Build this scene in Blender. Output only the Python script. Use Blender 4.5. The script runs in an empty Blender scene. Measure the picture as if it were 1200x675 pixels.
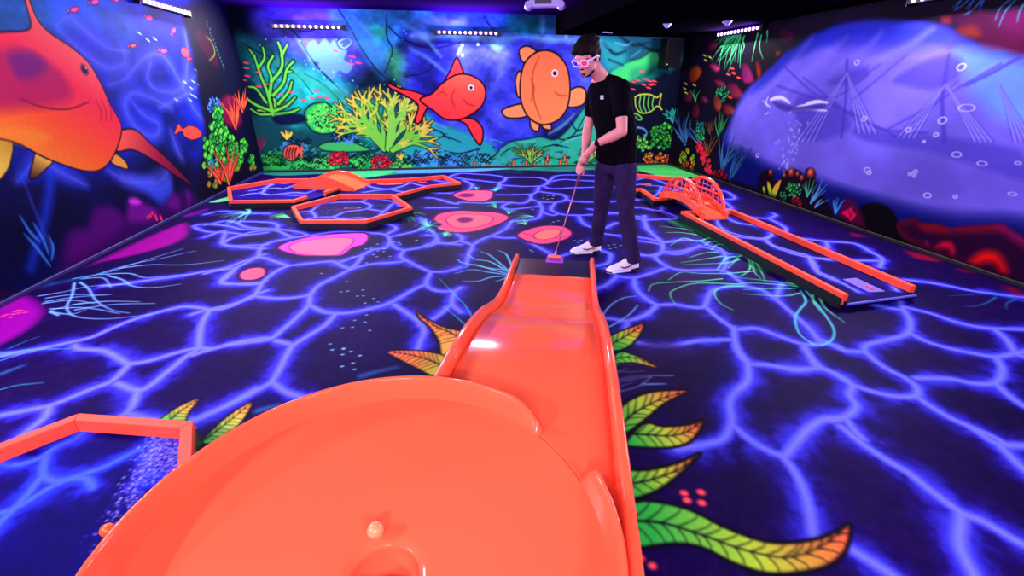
import bpy, bmesh, math, random
import numpy as np
from mathutils import Vector, Matrix
R_ = math.radians
random.seed(7)
rng = np.random.default_rng(5)
SC = bpy.context.scene
COL = SC.collection
PI = math.pi

# ------------------------------------------------------------------ camera model (1200 x 675)
F_PX, PITCH, ROLL, YAW, H = 522.19, 0.4278, 0.00585, 0.1533, 1.43
fw = np.array([math.sin(YAW)*math.cos(PITCH), math.cos(YAW)*math.cos(PITCH), -math.sin(PITCH)])
rt0 = np.array([math.cos(YAW), -math.sin(YAW), 0.0]); up0 = np.cross(rt0, fw)
rt = rt0*math.cos(ROLL)+up0*math.sin(ROLL); up = -rt0*math.sin(ROLL)+up0*math.cos(ROLL)
CAM = np.array([0, 0, H])
def ray(x, y): return rt*(x-600)/F_PX + up*(337.5-y)/F_PX + fw
def at_z(x, y, z=0.0):
    d = ray(x, y); return CAM + d*((z-H)/d[2])
def at_y(x, y, Y):
    d = ray(x, y); return CAM + d*(Y/d[1])
def at_x(x, y, X):
    d = ray(x, y); return CAM + d*(X/d[0])
XL, XR, YB, YF, ZC, ZLOW, XS = -3.11, 4.45, 8.55, -2.2, 2.51, 2.215, 2.05

cd = bpy.data.cameras.new('camera'); cam = bpy.data.objects.new('camera', cd); COL.objects.link(cam)
cd.sensor_width = 36; cd.lens = F_PX/1200*36; cd.clip_start = 0.02
M = Matrix.Identity(4)
for i in range(3):
    M[i][0] = rt[i]; M[i][1] = up[i]; M[i][2] = -fw[i]; M[i][3] = CAM[i]
cam.matrix_world = M; SC.camera = cam

# ------------------------------------------------------------------ materials
def lin(c):
    return tuple(((v/255)/12.92 if v/255 <= .04045 else ((v/255+.055)/1.055)**2.4) for v in c)
def mat(name, rgb, rough=.5, spec=.5, emit=None, es=0, metal=0, noise=.06, scale=30, bump=0, coat=0, trans=0):
    m = bpy.data.materials.new(name); m.use_nodes = True
    nt = m.node_tree; b = nt.nodes['Principled BSDF']
    c = lin(rgb)
    tc = nt.nodes.new('ShaderNodeTexCoord'); nz = nt.nodes.new('ShaderNodeTexNoise')
    nz.inputs['Scale'].default_value = scale; nz.inputs['Detail'].default_value = 3
    nt.links.new(tc.outputs['Object'], nz.inputs['Vector'])
    mx = nt.nodes.new('ShaderNodeMix'); mx.data_type = 'RGBA'
    mx.inputs['A'].default_value = (*[v*(1-noise) for v in c], 1); mx.inputs['B'].default_value = (*[min(1, v*(1+noise)) for v in c], 1)
    nt.links.new(nz.outputs['Fac'], mx.inputs['Factor']); nt.links.new(mx.outputs['Result'], b.inputs['Base Color'])
    b.inputs['Roughness'].default_value = rough; b.inputs['Specular IOR Level'].default_value = spec; b.inputs['Metallic'].default_value = metal
    if coat: b.inputs['Coat Weight'].default_value = coat; b.inputs['Coat Roughness'].default_value = .06
    if emit: b.inputs['Emission Color'].default_value = (*lin(emit), 1); b.inputs['Emission Strength'].default_value = es
    if bump:
        bp = nt.nodes.new('ShaderNodeBump'); bp.inputs['Strength'].default_value = bump; bp.inputs['Distance'].default_value = .004
        nt.links.new(nz.outputs['Fac'], bp.inputs['Height']); nt.links.new(bp.outputs['Normal'], b.inputs['Normal'])
    return m

ORANGE = mat('fluorescent_orange_paint', (255, 88, 52), .4, .2, noise=.03)
ORANGE_GLOSS = mat('fluorescent_orange_moulding', (255, 95, 64), .13, .22, noise=.03, scale=4, coat=.12)
RAILM = mat('fluorescent_orange_rail', (255, 82, 58), .5, .15, noise=.04)
BLACK = mat('black_board', (10, 8, 16), .45)
BLACKP = mat('black_plastic', (8, 6, 12), .6, .1)
CEILM = mat('dark_ceiling_paint', (30, 8, 72), .9, 0, scale=6)
CEILL = mat('black_ceiling_paint', (7, 5, 12), .9, 0, scale=6)
REARM = mat('dark_wall_paint', (28, 22, 60), .8)
WHITEP = mat('white_plastic', (225, 215, 240), .4)
LEDM = mat('violet_led_lens', (230, 190, 255), .3, emit=(205, 130, 255), es=6)

# ------------------------------------------------------------------ mesh helpers
def obj(name, bm, m=None, parent=None, smooth=False, bevel=0):
    me = bpy.data.meshes.new(name); bmesh.ops.recalc_face_normals(bm, faces=bm.faces); bm.to_mesh(me); bm.free()
    if m: me.materials.append(m)
    o = bpy.data.objects.new(name, me); COL.objects.link(o)
    if smooth:
        for p in me.polygons: p.use_smooth = True
    if bevel:
        md = o.modifiers.new('bevel', 'BEVEL'); md.width = bevel; md.segments = 2; md.limit_method = 'ANGLE'; md.angle_limit = R_(35)
    if parent: o.parent = parent
    return o
def tag(o, label=None, cat=None, group=None, kind=None):
    if label: o['label'] = label
    if cat: o['category'] = cat
    if group: o['group'] = group
    if kind: o['kind'] = kind
    return o
def thing(name, label, cat, loc=(0, 0, 0), rz=0, group=None):
    o = bpy.data.objects.new(name, None); COL.objects.link(o); o.location = loc; o.rotation_euler = (0, 0, rz); o.empty_display_size = .1
    return tag(o, label, cat, group)
def own(root):          # parts were modelled in world space: move them into the thing's frame
    bpy.context.view_layer.update()
    inv = root.matrix_world.inverted()
    for c in list(root.children):
        c.matrix_parent_inverse = inv
def box(bm, c, s, rz=0, mat4=None):
    r = bmesh.ops.create_cube(bm, size=1); v = r['verts']
    bmesh.ops.scale(bm, vec=s, verts=v)
    if rz: bmesh.ops.rotate(bm, cent=(0, 0, 0), matrix=Matrix.Rotation(rz, 3, 'Z'), verts=v)
    if mat4 is not None: bmesh.ops.transform(bm, matrix=mat4, verts=v)
    bmesh.ops.translate(bm, vec=c, verts=v)
    return v
_SPH = {}
def ball(bm, c, r, seg=16, rings=10, mat3=None):
    rr = r if hasattr(r, '__len__') else (r, r, r)
    if (seg, rings) not in _SPH:
        P = [(0, 0, 1)]+[(math.sin(PI*j/rings)*math.cos(2*PI*i/seg), math.sin(PI*j/rings)*math.sin(2*PI*i/seg), math.cos(PI*j/rings)) for j in range(1, rings) for i in range(seg)]+[(0, 0, -1)]
        Fs = [(0, 1+i, 1+(i+1) % seg) for i in range(seg)]
        for j in range(rings-2):
            for i in range(seg): a = 1+j*seg; Fs.append((a+i, a+seg+i, a+seg+(i+1) % seg, a+(i+1) % seg))
        n = len(P)-1; a = 1+(rings-2)*seg; Fs += [(a+i, n, a+(i+1) % seg) for i in range(seg)]
        _SPH[seg, rings] = (P, Fs)
    P, Fs = _SPH[seg, rings]; c = Vector(c); vs = []
    for p in P:
        q = Vector((p[0]*rr[0], p[1]*rr[1], p[2]*rr[2]))
        if mat3 is not None: q = mat3 @ q
        vs.append(bm.verts.new(q+c))
    for f in Fs: bm.faces.new([vs[k] for k in f])
    return vs
def tube(bm, pts, r, seg=10, closed=False):
    pts = [Vector(p) for p in pts]; n = len(pts); rings = []
    rad = r if hasattr(r, '__len__') else [r]*n
    ref = None
    for i, p in enumerate(pts):
        a = pts[(i-1) % n] if (i > 0 or closed) else pts[i]; b = pts[(i+1) % n] if (i < n-1 or closed) else pts[i]
        t = (b-a).normalized()
        if ref is None: ref = t.orthogonal().normalized()
        u = (ref - t*ref.dot(t)).normalized(); ref = u; w = t.cross(u)
        rings.append([bm.verts.new(p + (u*math.cos(2*PI*k/seg)+w*math.sin(2*PI*k/seg))*rad[i]) for k in range(seg)])
    m = n if closed else n-1
    for i in range(m):
        A, B = rings[i], rings[(i+1) % n]
        for k in range(seg): bm.faces.new((A[k], A[(k+1) % seg], B[(k+1) % seg], B[k]))
    if not closed:
        bm.faces.new(rings[0][::-1]); bm.faces.new(rings[-1])
def loft(bm, rings, cap=True, closed=True):
    vs = [[bm.verts.new(p) for p in r] for r in rings]
    for A, B in zip(vs, vs[1:]):
        n = len(A)
        for k in range(n if closed else n-1): bm.faces.new((A[k], A[(k+1) % n], B[(k+1) % n], B[k]))
    if cap and closed: bm.faces.new(vs[0][::-1]); bm.faces.new(vs[-1])
    return vs
def prism(bm, poly, z0, z1):
    a = [bm.verts.new((p[0], p[1], z0)) for p in poly]; b = [bm.verts.new((p[0], p[1], z1)) for p in poly]; n = len(poly)
    bm.faces.new(a[::-1]); bm.faces.new(b)
    for k in range(n): bm.faces.new((a[k], a[(k+1) % n], b[(k+1) % n], b[k]))
def smooth_pts(pts, n=6, closed=False):
    p = [np.array(q, float) for q in pts]; N = len(p); out = []
    if N < 3: return p
    rngi = range(N if closed else N-1)
    for i in rngi:
        p0 = p[(i-1) % N] if (closed or i > 0) else 2*p[0]-p[1]
        p1 = p[i]; p2 = p[(i+1) % N]
        p3 = p[(i+2) % N] if (closed or i < N-2) else 2*p[-1]-p[-2]
        for k in range(n):
            t = k/n
            out.append(.5*((2*p1)+(-p0+p2)*t+(2*p0-5*p1+4*p2-p3)*t*t+(-p0+3*p1-3*p2+p3)*t**3))
    if not closed: out.append(p[-1])
    return out
def vn(shape, cells, seed):       # value noise with smooth interpolation
    r = np.random.default_rng(seed); h, w = shape; cy = max(2, int(round(cells[0]))); cx = max(2, int(round(cells[1])))
    g = r.random((cy+2, cx+2)); y = np.linspace(0, cy, h, endpoint=False); x = np.linspace(0, cx, w, endpoint=False)
    yi = y.astype(int); xi = x.astype(int); fy = y-yi; fx = x-xi; fy = fy*fy*(3-2*fy); fx = fx*fx*(3-2*fx)
    a = g[yi][:, xi]; b = g[yi][:, xi+1]; c = g[yi+1][:, xi]; d = g[yi+1][:, xi+1]
    return (a*(1-fx)+b*fx)*(1-fy[:, None])+(c*(1-fx)+d*fx)*fy[:, None]
def fbm(shape, cells, seed, o=4):
    s = 0; a = 1; t = 0
    for k in range(o):
        s = s+a*vn(shape, (cells[0]*2**k, cells[1]*2**k), seed+k); t += a; a *= .55
    return s/t
def S(txt, ox=0, oy=0, sc=1):     # "x,y x,y ..." read from an enlarged view, back to photo pixels
    return [(ox+float(a.split(',')[0])/sc, oy+float(a.split(',')[1])/sc) for a in txt.split()]

# ------------------------------------------------------------------ the muralist: paint pigment onto a flat surface
class Canvas:
    def __init__(s, org, ua, va, W, Hh, res, bg=(0, 0, 0)):
        s.org = np.array(org, float); s.ua = np.array(ua, float); s.va = np.array(va, float)
        s.n = np.cross(s.ua, s.va); s.W = W; s.H = Hh; s.res = res
        s.w = int(W*res); s.h = int(Hh*res); s.img = np.zeros((s.h, s.w, 3), np.float32); s.img[:] = bg
    def uv(s, q):                 # photo pixel -> surface metres, metres per photo pixel there
        d = ray(*q); k = np.dot(s.org-CAM, s.n)/np.dot(d, s.n); P = CAM+d*k-s.org
        return np.array([P@s.ua, P@s.va]), abs(k)/F_PX
    def win(s, lo, hi):
        x0 = max(0, int(lo[0]*s.res)-1); x1 = min(s.w, int(hi[0]*s.res)+2); y0 = max(0, int(lo[1]*s.res)-1); y1 = min(s.h, int(hi[1]*s.res)+2)
        if x1 <= x0 or y1 <= y0: return None
        X, Y = np.meshgrid((np.arange(x0, x1)+.5)/s.res, (np.arange(y0, y1)+.5)/s.res)
        return x0, x1, y0, y1, X, Y
    def put(s, w, cov, col):
        x0, x1, y0, y1 = w[:4]; c = cov[..., None].astype(np.float32)
        s.img[y0:y1, x0:x1] = s.img[y0:y1, x0:x1]*(1-c)+np.asarray(col, np.float32)*c
    def segdist(s, X, Y, P, Wd=None):
        best = np.full(X.shape, 1e9)
        for i in range(len(P)-1):
            a, b = P[i], P[i+1]; d = b-a; L = d@d+1e-12
            t = np.clip(((X-a[0])*d[0]+(Y-a[1])*d[1])/L, 0, 1)
            dist = np.hypot(X-a[0]-t*d[0], Y-a[1]-t*d[1])
            if Wd is not None: dist = dist-(Wd[i]*(1-t)+Wd[i+1]*t)
            best = np.minimum(best, dist)
        return best
    def line(s, pts, w0, w1, col, soft=.8, alpha=1, n=5, sm=True, mid=None):
        q = smooth_pts(pts, n) if sm and len(pts) > 2 else [np.array(p, float) for p in pts]
        U = [s.uv(p) for p in q]; P = [u[0] for u in U]; m = len(P)
        prof = [(w0+(w1-w0)*i/max(1, m-1)) if mid is None else (w0*(1-t)**2+2*mid*t*(1-t)+w1*t*t) for i, t in ((i, i/max(1, m-1)) for i in range(m))]
        Wd = [prof[i]/2*U[i][1] for i in range(m)]; sf = soft*np.mean([u[1] for u in U])+.6/s.res
        for i in range(0, m-1):
            pass
        pad = max(Wd)+sf*1.5
        # windows in chunks keep long strokes cheap
        A = np.array(P); w = s.win(A.min(0)-pad, A.max(0)+pad)
        if w is None: return
        d = s.segdist(w[4], w[5], P, Wd); s.put(w, np.clip(.5-d/(2*sf), 0, 1)*alpha, col)
    def poly(s, pts, col, soft=.8, alpha=1, smooth=True, n=4, line=None, lw=1.2, col2=None, axis=None, metric=False, edge=None, ew=6):
        q = smooth_pts(pts, n, True) if smooth else [np.array(p, float) for p in pts]
        if metric: P = q; mp = .01
        else:
            U = [s.uv(p) for p in q]; P = [u[0] for u in U]; mp = np.mean([u[1] for u in U])
        sf = soft*mp+.6/s.res; A = np.array(P); pad = sf*1.5+(lw*mp if line is not None else 0)
        w = s.win(A.min(0)-pad, A.max(0)+pad)
        if w is None: return
        X, Y = w[4], w[5]; ins = np.zeros(X.shape, bool)
        for i in range(len(P)):
            a, b = P[i], P[(i+1) % len(P)]
            if a[1] == b[1]: continue
            c = ((a[1] > Y) != (b[1] > Y)) & (X < (b[0]-a[0])*(Y-a[1])/(b[1]-a[1])+a[0]); ins ^= c
        d = s.segdist(X, Y, P+[P[0]]); sd = np.where(ins, -d, d)
        if line is not None: s.put(w, np.clip(.5-(sd-lw*mp/2)/(1.2/s.res+.3*mp), 0, 1)*alpha, line)
        cov = np.clip(.5-(sd+(lw*mp/2 if line is not None else 0))/(2*sf), 0, 1)*alpha
        C = np.asarray(col, float)
        if col2 is not None:
            a = s.uv(axis[0])[0]; b = s.uv(axis[1])[0]; dd = b-a
            t = np.clip(((X-a[0])*dd[0]+(Y-a[1])*dd[1])/(dd@dd), 0, 1)[..., None]
            C2 = [C]+[np.asarray(c, float) for c in (col2 if hasattr(col2[0], '__len__') else [col2])]
            k = len(C2)-1; tt = t*k; out = 0
            for j in range(k+1): out = out+C2[j]*np.clip(1-abs(tt-j), 0, 1)
            C = out
        if edge is not None:
            e = np.clip(1+sd/(ew*mp), 0, 1)[..., None]**1.3; C = C*(1-e)+np.asarray(edge, float)*e
        s.put(w, cov, C)
    def dot(s, q, r, col, soft=.6, alpha=1, asp=1, ring=None, metric=False):
        if metric: c, mp = np.array(q), .01
        else: c, mp = s.uv(q)
        R = r*mp; sf = soft*mp+.6/s.res; w = s.win(c-R-2*sf, c+R+2*sf)
        if w is None: return
        d = np.hypot((w[4]-c[0]), (w[5]-c[1])*asp)
        if ring: cov = np.clip(.5-(abs(d-R)-ring*mp/2)/(2*sf), 0, 1)
        else: cov = np.clip(.5-(d-R)/(2*sf), 0, 1)
        s.put(w, cov*alpha, col)
    def image(s, name):
        a = np.clip(s.img/255, 0, 1); l = np.where(a <= .04045, a/12.92, ((a+.055)/1.055)**2.4)
        im = bpy.data.images.new(name, s.w, s.h, alpha=False, float_buffer=True); im.colorspace_settings.name = 'Non-Color'
        px = np.ones((s.h, s.w, 4), np.float32); px[..., :3] = l; im.pixels.foreach_set(px.ravel()); im.update(); im.pack()
        return im
    def material(s, name, rough=.55, spec=.04, gain=1, bump=.25, coat=0):
        m = bpy.data.materials.new(name); m.use_nodes = True; nt = m.node_tree; b = nt.nodes['Principled BSDF']
        ti = nt.nodes.new('ShaderNodeTexImage'); ti.image = s.image(name+'_pigment'); ti.extension = 'EXTEND'; ti.interpolation = 'Cubic'
        uvn = nt.nodes.new('ShaderNodeUVMap'); uvn.uv_map = 'surface'; nt.links.new(uvn.outputs['UV'], ti.inputs['Vector'])
        tc = nt.nodes.new('ShaderNodeTexCoord'); nz = nt.nodes.new('ShaderNodeTexNoise'); nz.inputs['Scale'].default_value = 60; nz.inputs['Detail'].default_value = 4
        nt.links.new(tc.outputs['Object'], nz.inputs['Vector'])
        mx = nt.nodes.new('ShaderNodeMix'); mx.data_type = 'RGBA'; mx.blend_type = 'MULTIPLY'; mx.inputs['Factor'].default_value = .25
        rp = nt.nodes.new('ShaderNodeValToRGB'); rp.color_ramp.elements[0].position = .3; rp.color_ramp.elements[1].position = .6
        rp.color_ramp.elements[0].color = (.6, .6, .6, 1)
        nt.links.new(nz.outputs['Fac'], rp.inputs['Fac']); nt.links.new(ti.outputs['Color'], mx.inputs['A']); nt.links.new(rp.outputs['Color'], mx.inputs['B'])
        nt.links.new(mx.outputs['Result'], b.inputs['Base Color'])
        bp = nt.nodes.new('ShaderNodeBump'); bp.inputs['Strength'].default_value = bump; bp.inputs['Distance'].default_value = .002
        nt.links.new(nz.outputs['Fac'], bp.inputs['Height']); nt.links.new(bp.outputs['Normal'], b.inputs['Normal'])
        b.inputs['Roughness'].default_value = rough; b.inputs['Specular IOR Level'].default_value = spec
        if coat: b.inputs['Coat Weight'].default_value = coat; b.inputs['Coat Roughness'].default_value = .1
        return m
    def surface(s, name, bm, m, parent=None):
        l = bm.loops.layers.uv.new('surface')
        for f in bm.faces:
            for lp in f.loops:
                P = np.array(lp.vert.co)-s.org; lp[l].uv = ((P@s.ua)/s.W, (P@s.va)/s.H)
        return obj(name, bm, m, parent)

def veins_to(cv, lists, glow=(62, 64, 250), core=(116, 122, 255), gw=.098, cw=.017, halo=(38, 16, 214)):
    acc = np.ones((cv.h, cv.w), np.float32); cor = np.ones((cv.h, cv.w), np.float32)
    nz = fbm((cv.h, cv.w), (cv.H*9, cv.W*9), 31, 4); nf = fbm((cv.h, cv.w), (cv.H*45, cv.W*45), 77, 3)
    wob = np.clip(.55+.9*(nz-.5)*2*.8+.5*(nf-.5), .25, 1.5).astype(np.float32)
    for L, met in lists:
        q = smooth_pts(L, 5); P = [np.array(p[:2]) if met else cv.uv(p)[0] for p in q]
        for i in range(len(P)-1):
            a, b = P[i], P[i+1]; pad = gw*2.1
            w = cv.win(np.minimum(a, b)-pad, np.maximum(a, b)+pad)
            if w is None: continue
            x0, x1, y0, y1, X, Y = w; d = b-a; LL = d@d+1e-9
            t = np.clip(((X-a[0])*d[0]+(Y-a[1])*d[1])/LL, 0, 1); ds = np.hypot(X-a[0]-t*d[0], Y-a[1]-t*d[1])
            acc[y0:y1, x0:x1] = np.minimum(acc[y0:y1, x0:x1], ds); cor[y0:y1, x0:x1] = acc[y0:y1, x0:x1]
    # junction softening
    g = np.clip(1-acc/(gw*wob*1.25+.02), 0, 1)
    g = g*g*(3-2*g); c = np.clip(1-acc/(cw*1.9), 0, 1)**.9
    G = g[..., None]; Cc = c[..., None]
    g0 = np.clip(1-acc/(gw*2.1*np.sqrt(wob)+.02), 0, 1)[..., None]**1.6
    img = cv.img*(1-.62*g0)+np.array(halo)*.62*g0
    img = img*(1-.92*G)+np.array(glow)*.92*G
    cv.img = img*(1-Cc)+np.array(core)*Cc
# ================================================================== FLOOR
FV = [  # veins of light painted on the floor (ox, oy, scale, polylines)
 (0, 260, 3.97, ["0,615 130,600 330,560 430,535 520,495 620,455 740,420 850,395 930,400 1000,410 1080,390 1160,350 1240,320",
  "345,575 370,592 480,600 560,640 600,660 700,645 800,615 915,588 990,590 1080,565 1191,545 1260,540", "975,410 940,470 928,530 925,585",
  "915,595 860,630 800,680 760,712 700,760 640,785 545,752", "480,298 560,290 700,270 850,250 960,230 1050,215 1130,185 1230,150", "1100,212 1040,260 1030,285 1090,290 1210,282 1235,275",
  "1240,50 1100,70 1040,100 1080,115 1230,125", "880,25 950,10 1060,20 1130,35 1230,30", "890,20 960,45 1060,50 1150,60"]),
 (0, 400, 3.97, ["600,105 560,150 510,190 430,220 320,265 230,300 130,320 0,345", "230,300 210,350 150,400 100,440 30,500", "640,225 620,290 590,330 530,365",
  "590,335 660,355 740,365 870,368 950,350 1050,300 1191,220", "0,70 150,45"]),
 (240, 240, 3.97, ["-60,510 0,492 80,475 170,450 230,422 270,360 330,310 390,285 470,275 560,265 600,265 640,285 680,300",
  "230,425 330,435 430,430 490,415 530,375 620,330 690,295 780,275 860,270 930,262", "490,415 480,470 420,530 350,590 300,625 200,640 100,655 0,680 -60,700",
  "488,468 560,500 650,505 740,490 840,465 910,430 980,390 1030,370", "610,505 560,560 480,610 410,655 380,700 350,760 310,828", "330,632 400,650",
  "390,285 330,265 250,245 150,290 60,305 0,320", "150,290 100,340 80,360 160,370 240,370 270,360",
  "250,245 255,210 290,180 400,155 480,145 620,125 760,130 840,140 860,170 840,200 780,210 730,235 690,245 620,270", "730,240 710,270 680,295",
  "290,185 200,190 110,190 80,175 140,150 230,125 330,120 400,150", "860,170 880,195 920,210 1000,200 1060,180 1191,185",
  "930,210 910,240 950,265 1000,290 1050,310 1120,310 1191,290", "1050,315 1030,370 1080,400 1160,400 1191,385", "1160,405 1150,460 1191,500",
  "1150,460 1080,520 1000,560", "880,465 950,510 1000,550 1020,590 1000,640 990,675", "0,95 100,75 150,85 200,105 330,110 320,85 200,78 120,80",
  "0,150 90,122 80,175", "450,85 560,100 640,100 760,90 850,90 890,110 850,135", "1000,60 1030,90 1000,115 950,130 860,150", "1060,180 1080,150 1050,120",
  "640,-10 700,0 800,15", "330,110 450,130 480,145", "0,45 80,30 200,40 300,40"]),
 (240, 330, 3.97, ["312,468 200,530 100,580 0,620 -50,650", "312,468 380,515 450,538 520,570 600,640"]),
 (500, 190, 5.625, ["100,110 150,95 220,75 340,80 430,85 520,105 480,135 380,125 280,115 180,100", "240,118 300,150 260,190 150,205 0,200",
  "480,135 480,165 430,185", "520,105 620,100 750,105 800,130 760,155 640,160 540,155 490,150", "800,130 900,115 1000,120 1140,125 1400,122",
  "760,155 820,175 950,170 1140,165 1500,160", "740,160 730,190 690,210 560,215 470,215", "690,210 690,240 740,260 850,265 920,245 900,215 820,205 740,195",
  "920,245 980,260 1140,262 1400,250", "690,240 640,270 520,265 450,265 370,270 220,265 190,275 60,240 0,235", "560,265 500,290 530,310 620,305 740,290",
  "740,260 760,310 740,360 690,380 560,390", "850,265 820,310 870,340 960,350 1140,345 1300,330", "760,330 830,350 870,340",
  "1000,350 1020,390 1060,420 1150,440 1250,400", "0,480 60,490 70,530 0,560", "70,530 150,535 220,520 230,495 190,468",
  "220,520 300,550 280,600 260,675", "300,550 360,510 440,480 520,440 560,390", "440,490 520,500 640,500 700,540 790,590 850,620",
  "890,620 1000,580 1060,540 1140,500", "0,300 100,300 200,300", "800,130 860,90 1000,85 1140,90"]),
 (690, 260, 3.97, ["260,-30 260,0 290,50 340,95 340,140 310,165 370,210 460,225 620,225 680,260 730,300", "70,55 150,65 260,75 340,95",
  "340,95 440,85 520,90 560,110 620,130 640,190 620,230", "340,140 420,150 520,110", "230,150 310,162", "60,135 100,150 90,190 40,205",
  "370,210 300,235 210,260 130,250 80,215", "130,255 80,295 20,315", "210,260 220,310 270,360 320,385 400,385 500,400 540,390 560,340 590,310 680,300 730,295",
  "320,385 270,430 180,460 100,450 50,450", "180,460 170,510", "540,390 580,430 650,480 690,500 780,495 880,530 1000,570 1080,565 1150,575 1191,600",
  "675,490 680,550 700,600 740,650", "680,548 600,550 500,555 400,575 300,575 220,560", "730,300 800,315 870,360 940,420 1020,490 1080,562",
  "870,360 880,330 900,290 960,290", "1000,570 1020,610 1056,675", "0,-60 120,-40 260,-20"]),
 (700, 390, 3.97, ["640,30 650,80 700,140 800,150 920,175 1040,165 1100,190 1180,240", "700,140 700,220 640,280 615,330 625,410 590,490 500,520 370,540",
  "630,430 700,490 770,535 860,572 900,540 960,470 1040,410 1120,405 1191,370", "960,70 1000,120 1045,165"]),
 (900, 340, 3.97, ["240,365 130,365 0,350", "240,365 320,390 390,440 380,490 410,540 360,590 260,600 180,650 150,690",
  "390,440 480,470 600,495 690,490 690,450 640,410 560,370 500,330 450,290 350,280 250,230", "450,290 460,255 560,230 650,200 660,140 630,90 610,40 590,25",
  "410,45 500,70 630,95", "640,80 760,110 880,150 1000,175 1100,180 1191,182 1260,185", "660,200 740,240 840,270 960,295 1060,310 1150,295 1240,280",
  "1050,180 1110,230 1150,290 1191,310 1260,320", "1060,310 1090,370 1060,430 960,435 860,415 760,410 690,410", "1060,435 1120,490 1191,540 1260,570",
  "690,490 740,530 840,590 950,640 1040,680 1120,725", "360,595 400,650 440,690"]),
 (900, 500, 3.97, ["60,130 110,190 160,280 190,380 210,500", "340,0 440,80 560,160 660,220 760,300 900,400 1000,440 1100,500 1191,550 1280,590",
  "900,410 890,540 920,620 950,675 980,740", "920,-10 1000,40 1070,80 1191,90 1270,95", "1070,80 1130,140 1191,200 1260,250", "370,560 450,610 560,680 640,740"]),
 (740, 190, 5.625, ["560,180 640,200 680,240 600,245", "600,250 660,300 600,310", "640,355 800,365 900,370 950,350 935,338", "900,370 960,400 1020,440 1000,470",
  "20,240 100,250 180,260 200,300 180,320 60,300 20,300", "200,320 300,370 100,380 90,400 100,440 160,490 210,530 350,510 430,520", "0,370 100,385",
  "0,515 130,530 200,550 200,590 120,615 0,610", "200,588 300,590 380,575 470,560 640,600 760,620", "-60,130 0,110 100,120"]),
 (900, 230, 3.97, ["150,195 270,210 400,220 480,260 530,290 520,330", "270,210 280,240", "400,300 520,300", "640,388 800,410 950,440 1100,460 1200,470"]),
]
floor = Canvas((XL, YF, 0), (1, 0, 0), (0, 1, 0), XR-XL, YB-YF, 170)
n1 = fbm((floor.h, floor.w), (12, 9), 3, 4)[..., None]; n2 = fbm((floor.h, floor.w), (300, 220), 9, 2)[..., None]
floor.img = (np.array((9, 0, 44))*(1-n1)+np.array((28, 0, 84))*n1+(n2-.5)*14).astype(np.float32)
veins = []
for ox, oy, sc, ls in FV:
    for l in ls: veins.append(([floor.uv(q)[0] for q in S(l, ox, oy, sc)], True))
# the parts of the same pattern that lie out of the photograph: more cells of the same size
r2 = random.Random(3); pts = {}
for i in range(-1, 17):
    for j in range(-1, 7): pts[i, j] = np.array((i*.62+(j % 2)*.3+r2.uniform(-.15, .15)-.3, j*.42+r2.uniform(-.12, .12)))
for (i, j), a in pts.items():
    for q in ((i+1, j), (i+(j % 2), j+1)):
        if q in pts and r2.random() < .82:
            b = pts[q]; m_ = (a+b)/2+np.array((r2.uniform(-.06, .06), r2.uniform(-.06, .06)))
            if max(a[1], b[1]) < (2.45 if 2.2 < m_[0] < 4.2 else 3.1) : veins.append(([a, m_, b], True))
veins_to(floor, veins)
# green and blue carpet of weed painted along the back wall
f = floor
for t, c1, a in (("0,0 60,30", None, 0),): pass
f.poly(S("300,203 330,206 380,204 430,207 470,204 540,201 600,199 660,201 700,199 740,201 790,203 830,206 800,194 740,189 600,190 440,196 330,198 296,202"), (40, 150, 120), soft=1.6, alpha=.8)
f.poly(S("385,203 420,209 455,204 460,199 400,198"), (60, 200, 110), soft=2, alpha=.8)
f.poly(S("748,199 775,207 800,208 835,206 800,196 760,190 748,193"), (70, 210, 90), soft=2, alpha=.85)
f.poly(S("470,203 540,202 600,197 540,194 470,198"), (90, 160, 230), soft=2, alpha=.7)
for k in range(90):
    x = r2.uniform(330, 830); y = r2.uniform(195, 203) if x < 730 else r2.uniform(195, 207)
    f.line([(x, y), (x+r2.uniform(6, 16), y+r2.uniform(-1.6, .6))], 1, .2, r2.choice([(110, 240, 110), (20, 90, 60), (70, 190, 150), (150, 220, 150)]), alpha=.8)
f.poly(S("46,0 160,-12 300,-10 150,16", 0, 0, 1) if 0 else S("245,237 262,232 275,228 272,234 255,237"), (90, 230, 120), soft=1.5)
# magenta rocks
F1 = (0, 260, 3.97)
f.poly(S("380,215 560,125 700,60 860,0 890,30 880,68 800,110 640,155 480,190", *F1), (150, 0, 140), soft=3, alpha=.95, edge=(50, 0, 70), ew=10)
f.poly(S("-40,375 80,345 150,345 215,400 200,450 130,510 0,580 -60,600", *F1), (140, 0, 150), soft=1.6, edge=(60, 0, 90), ew=12)
f.poly(S("872,262 1010,222 1000,240 900,272", 40, 200, 5), (110, 10, 130), soft=3, alpha=.8)
for x, y in S("10,440 30,432 50,445 70,418 85,425 100,415 118,422 60,430 85,412", *F1): f.dot((x, y), 2.6, (255, 70, 110), asp=1.6)
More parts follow.
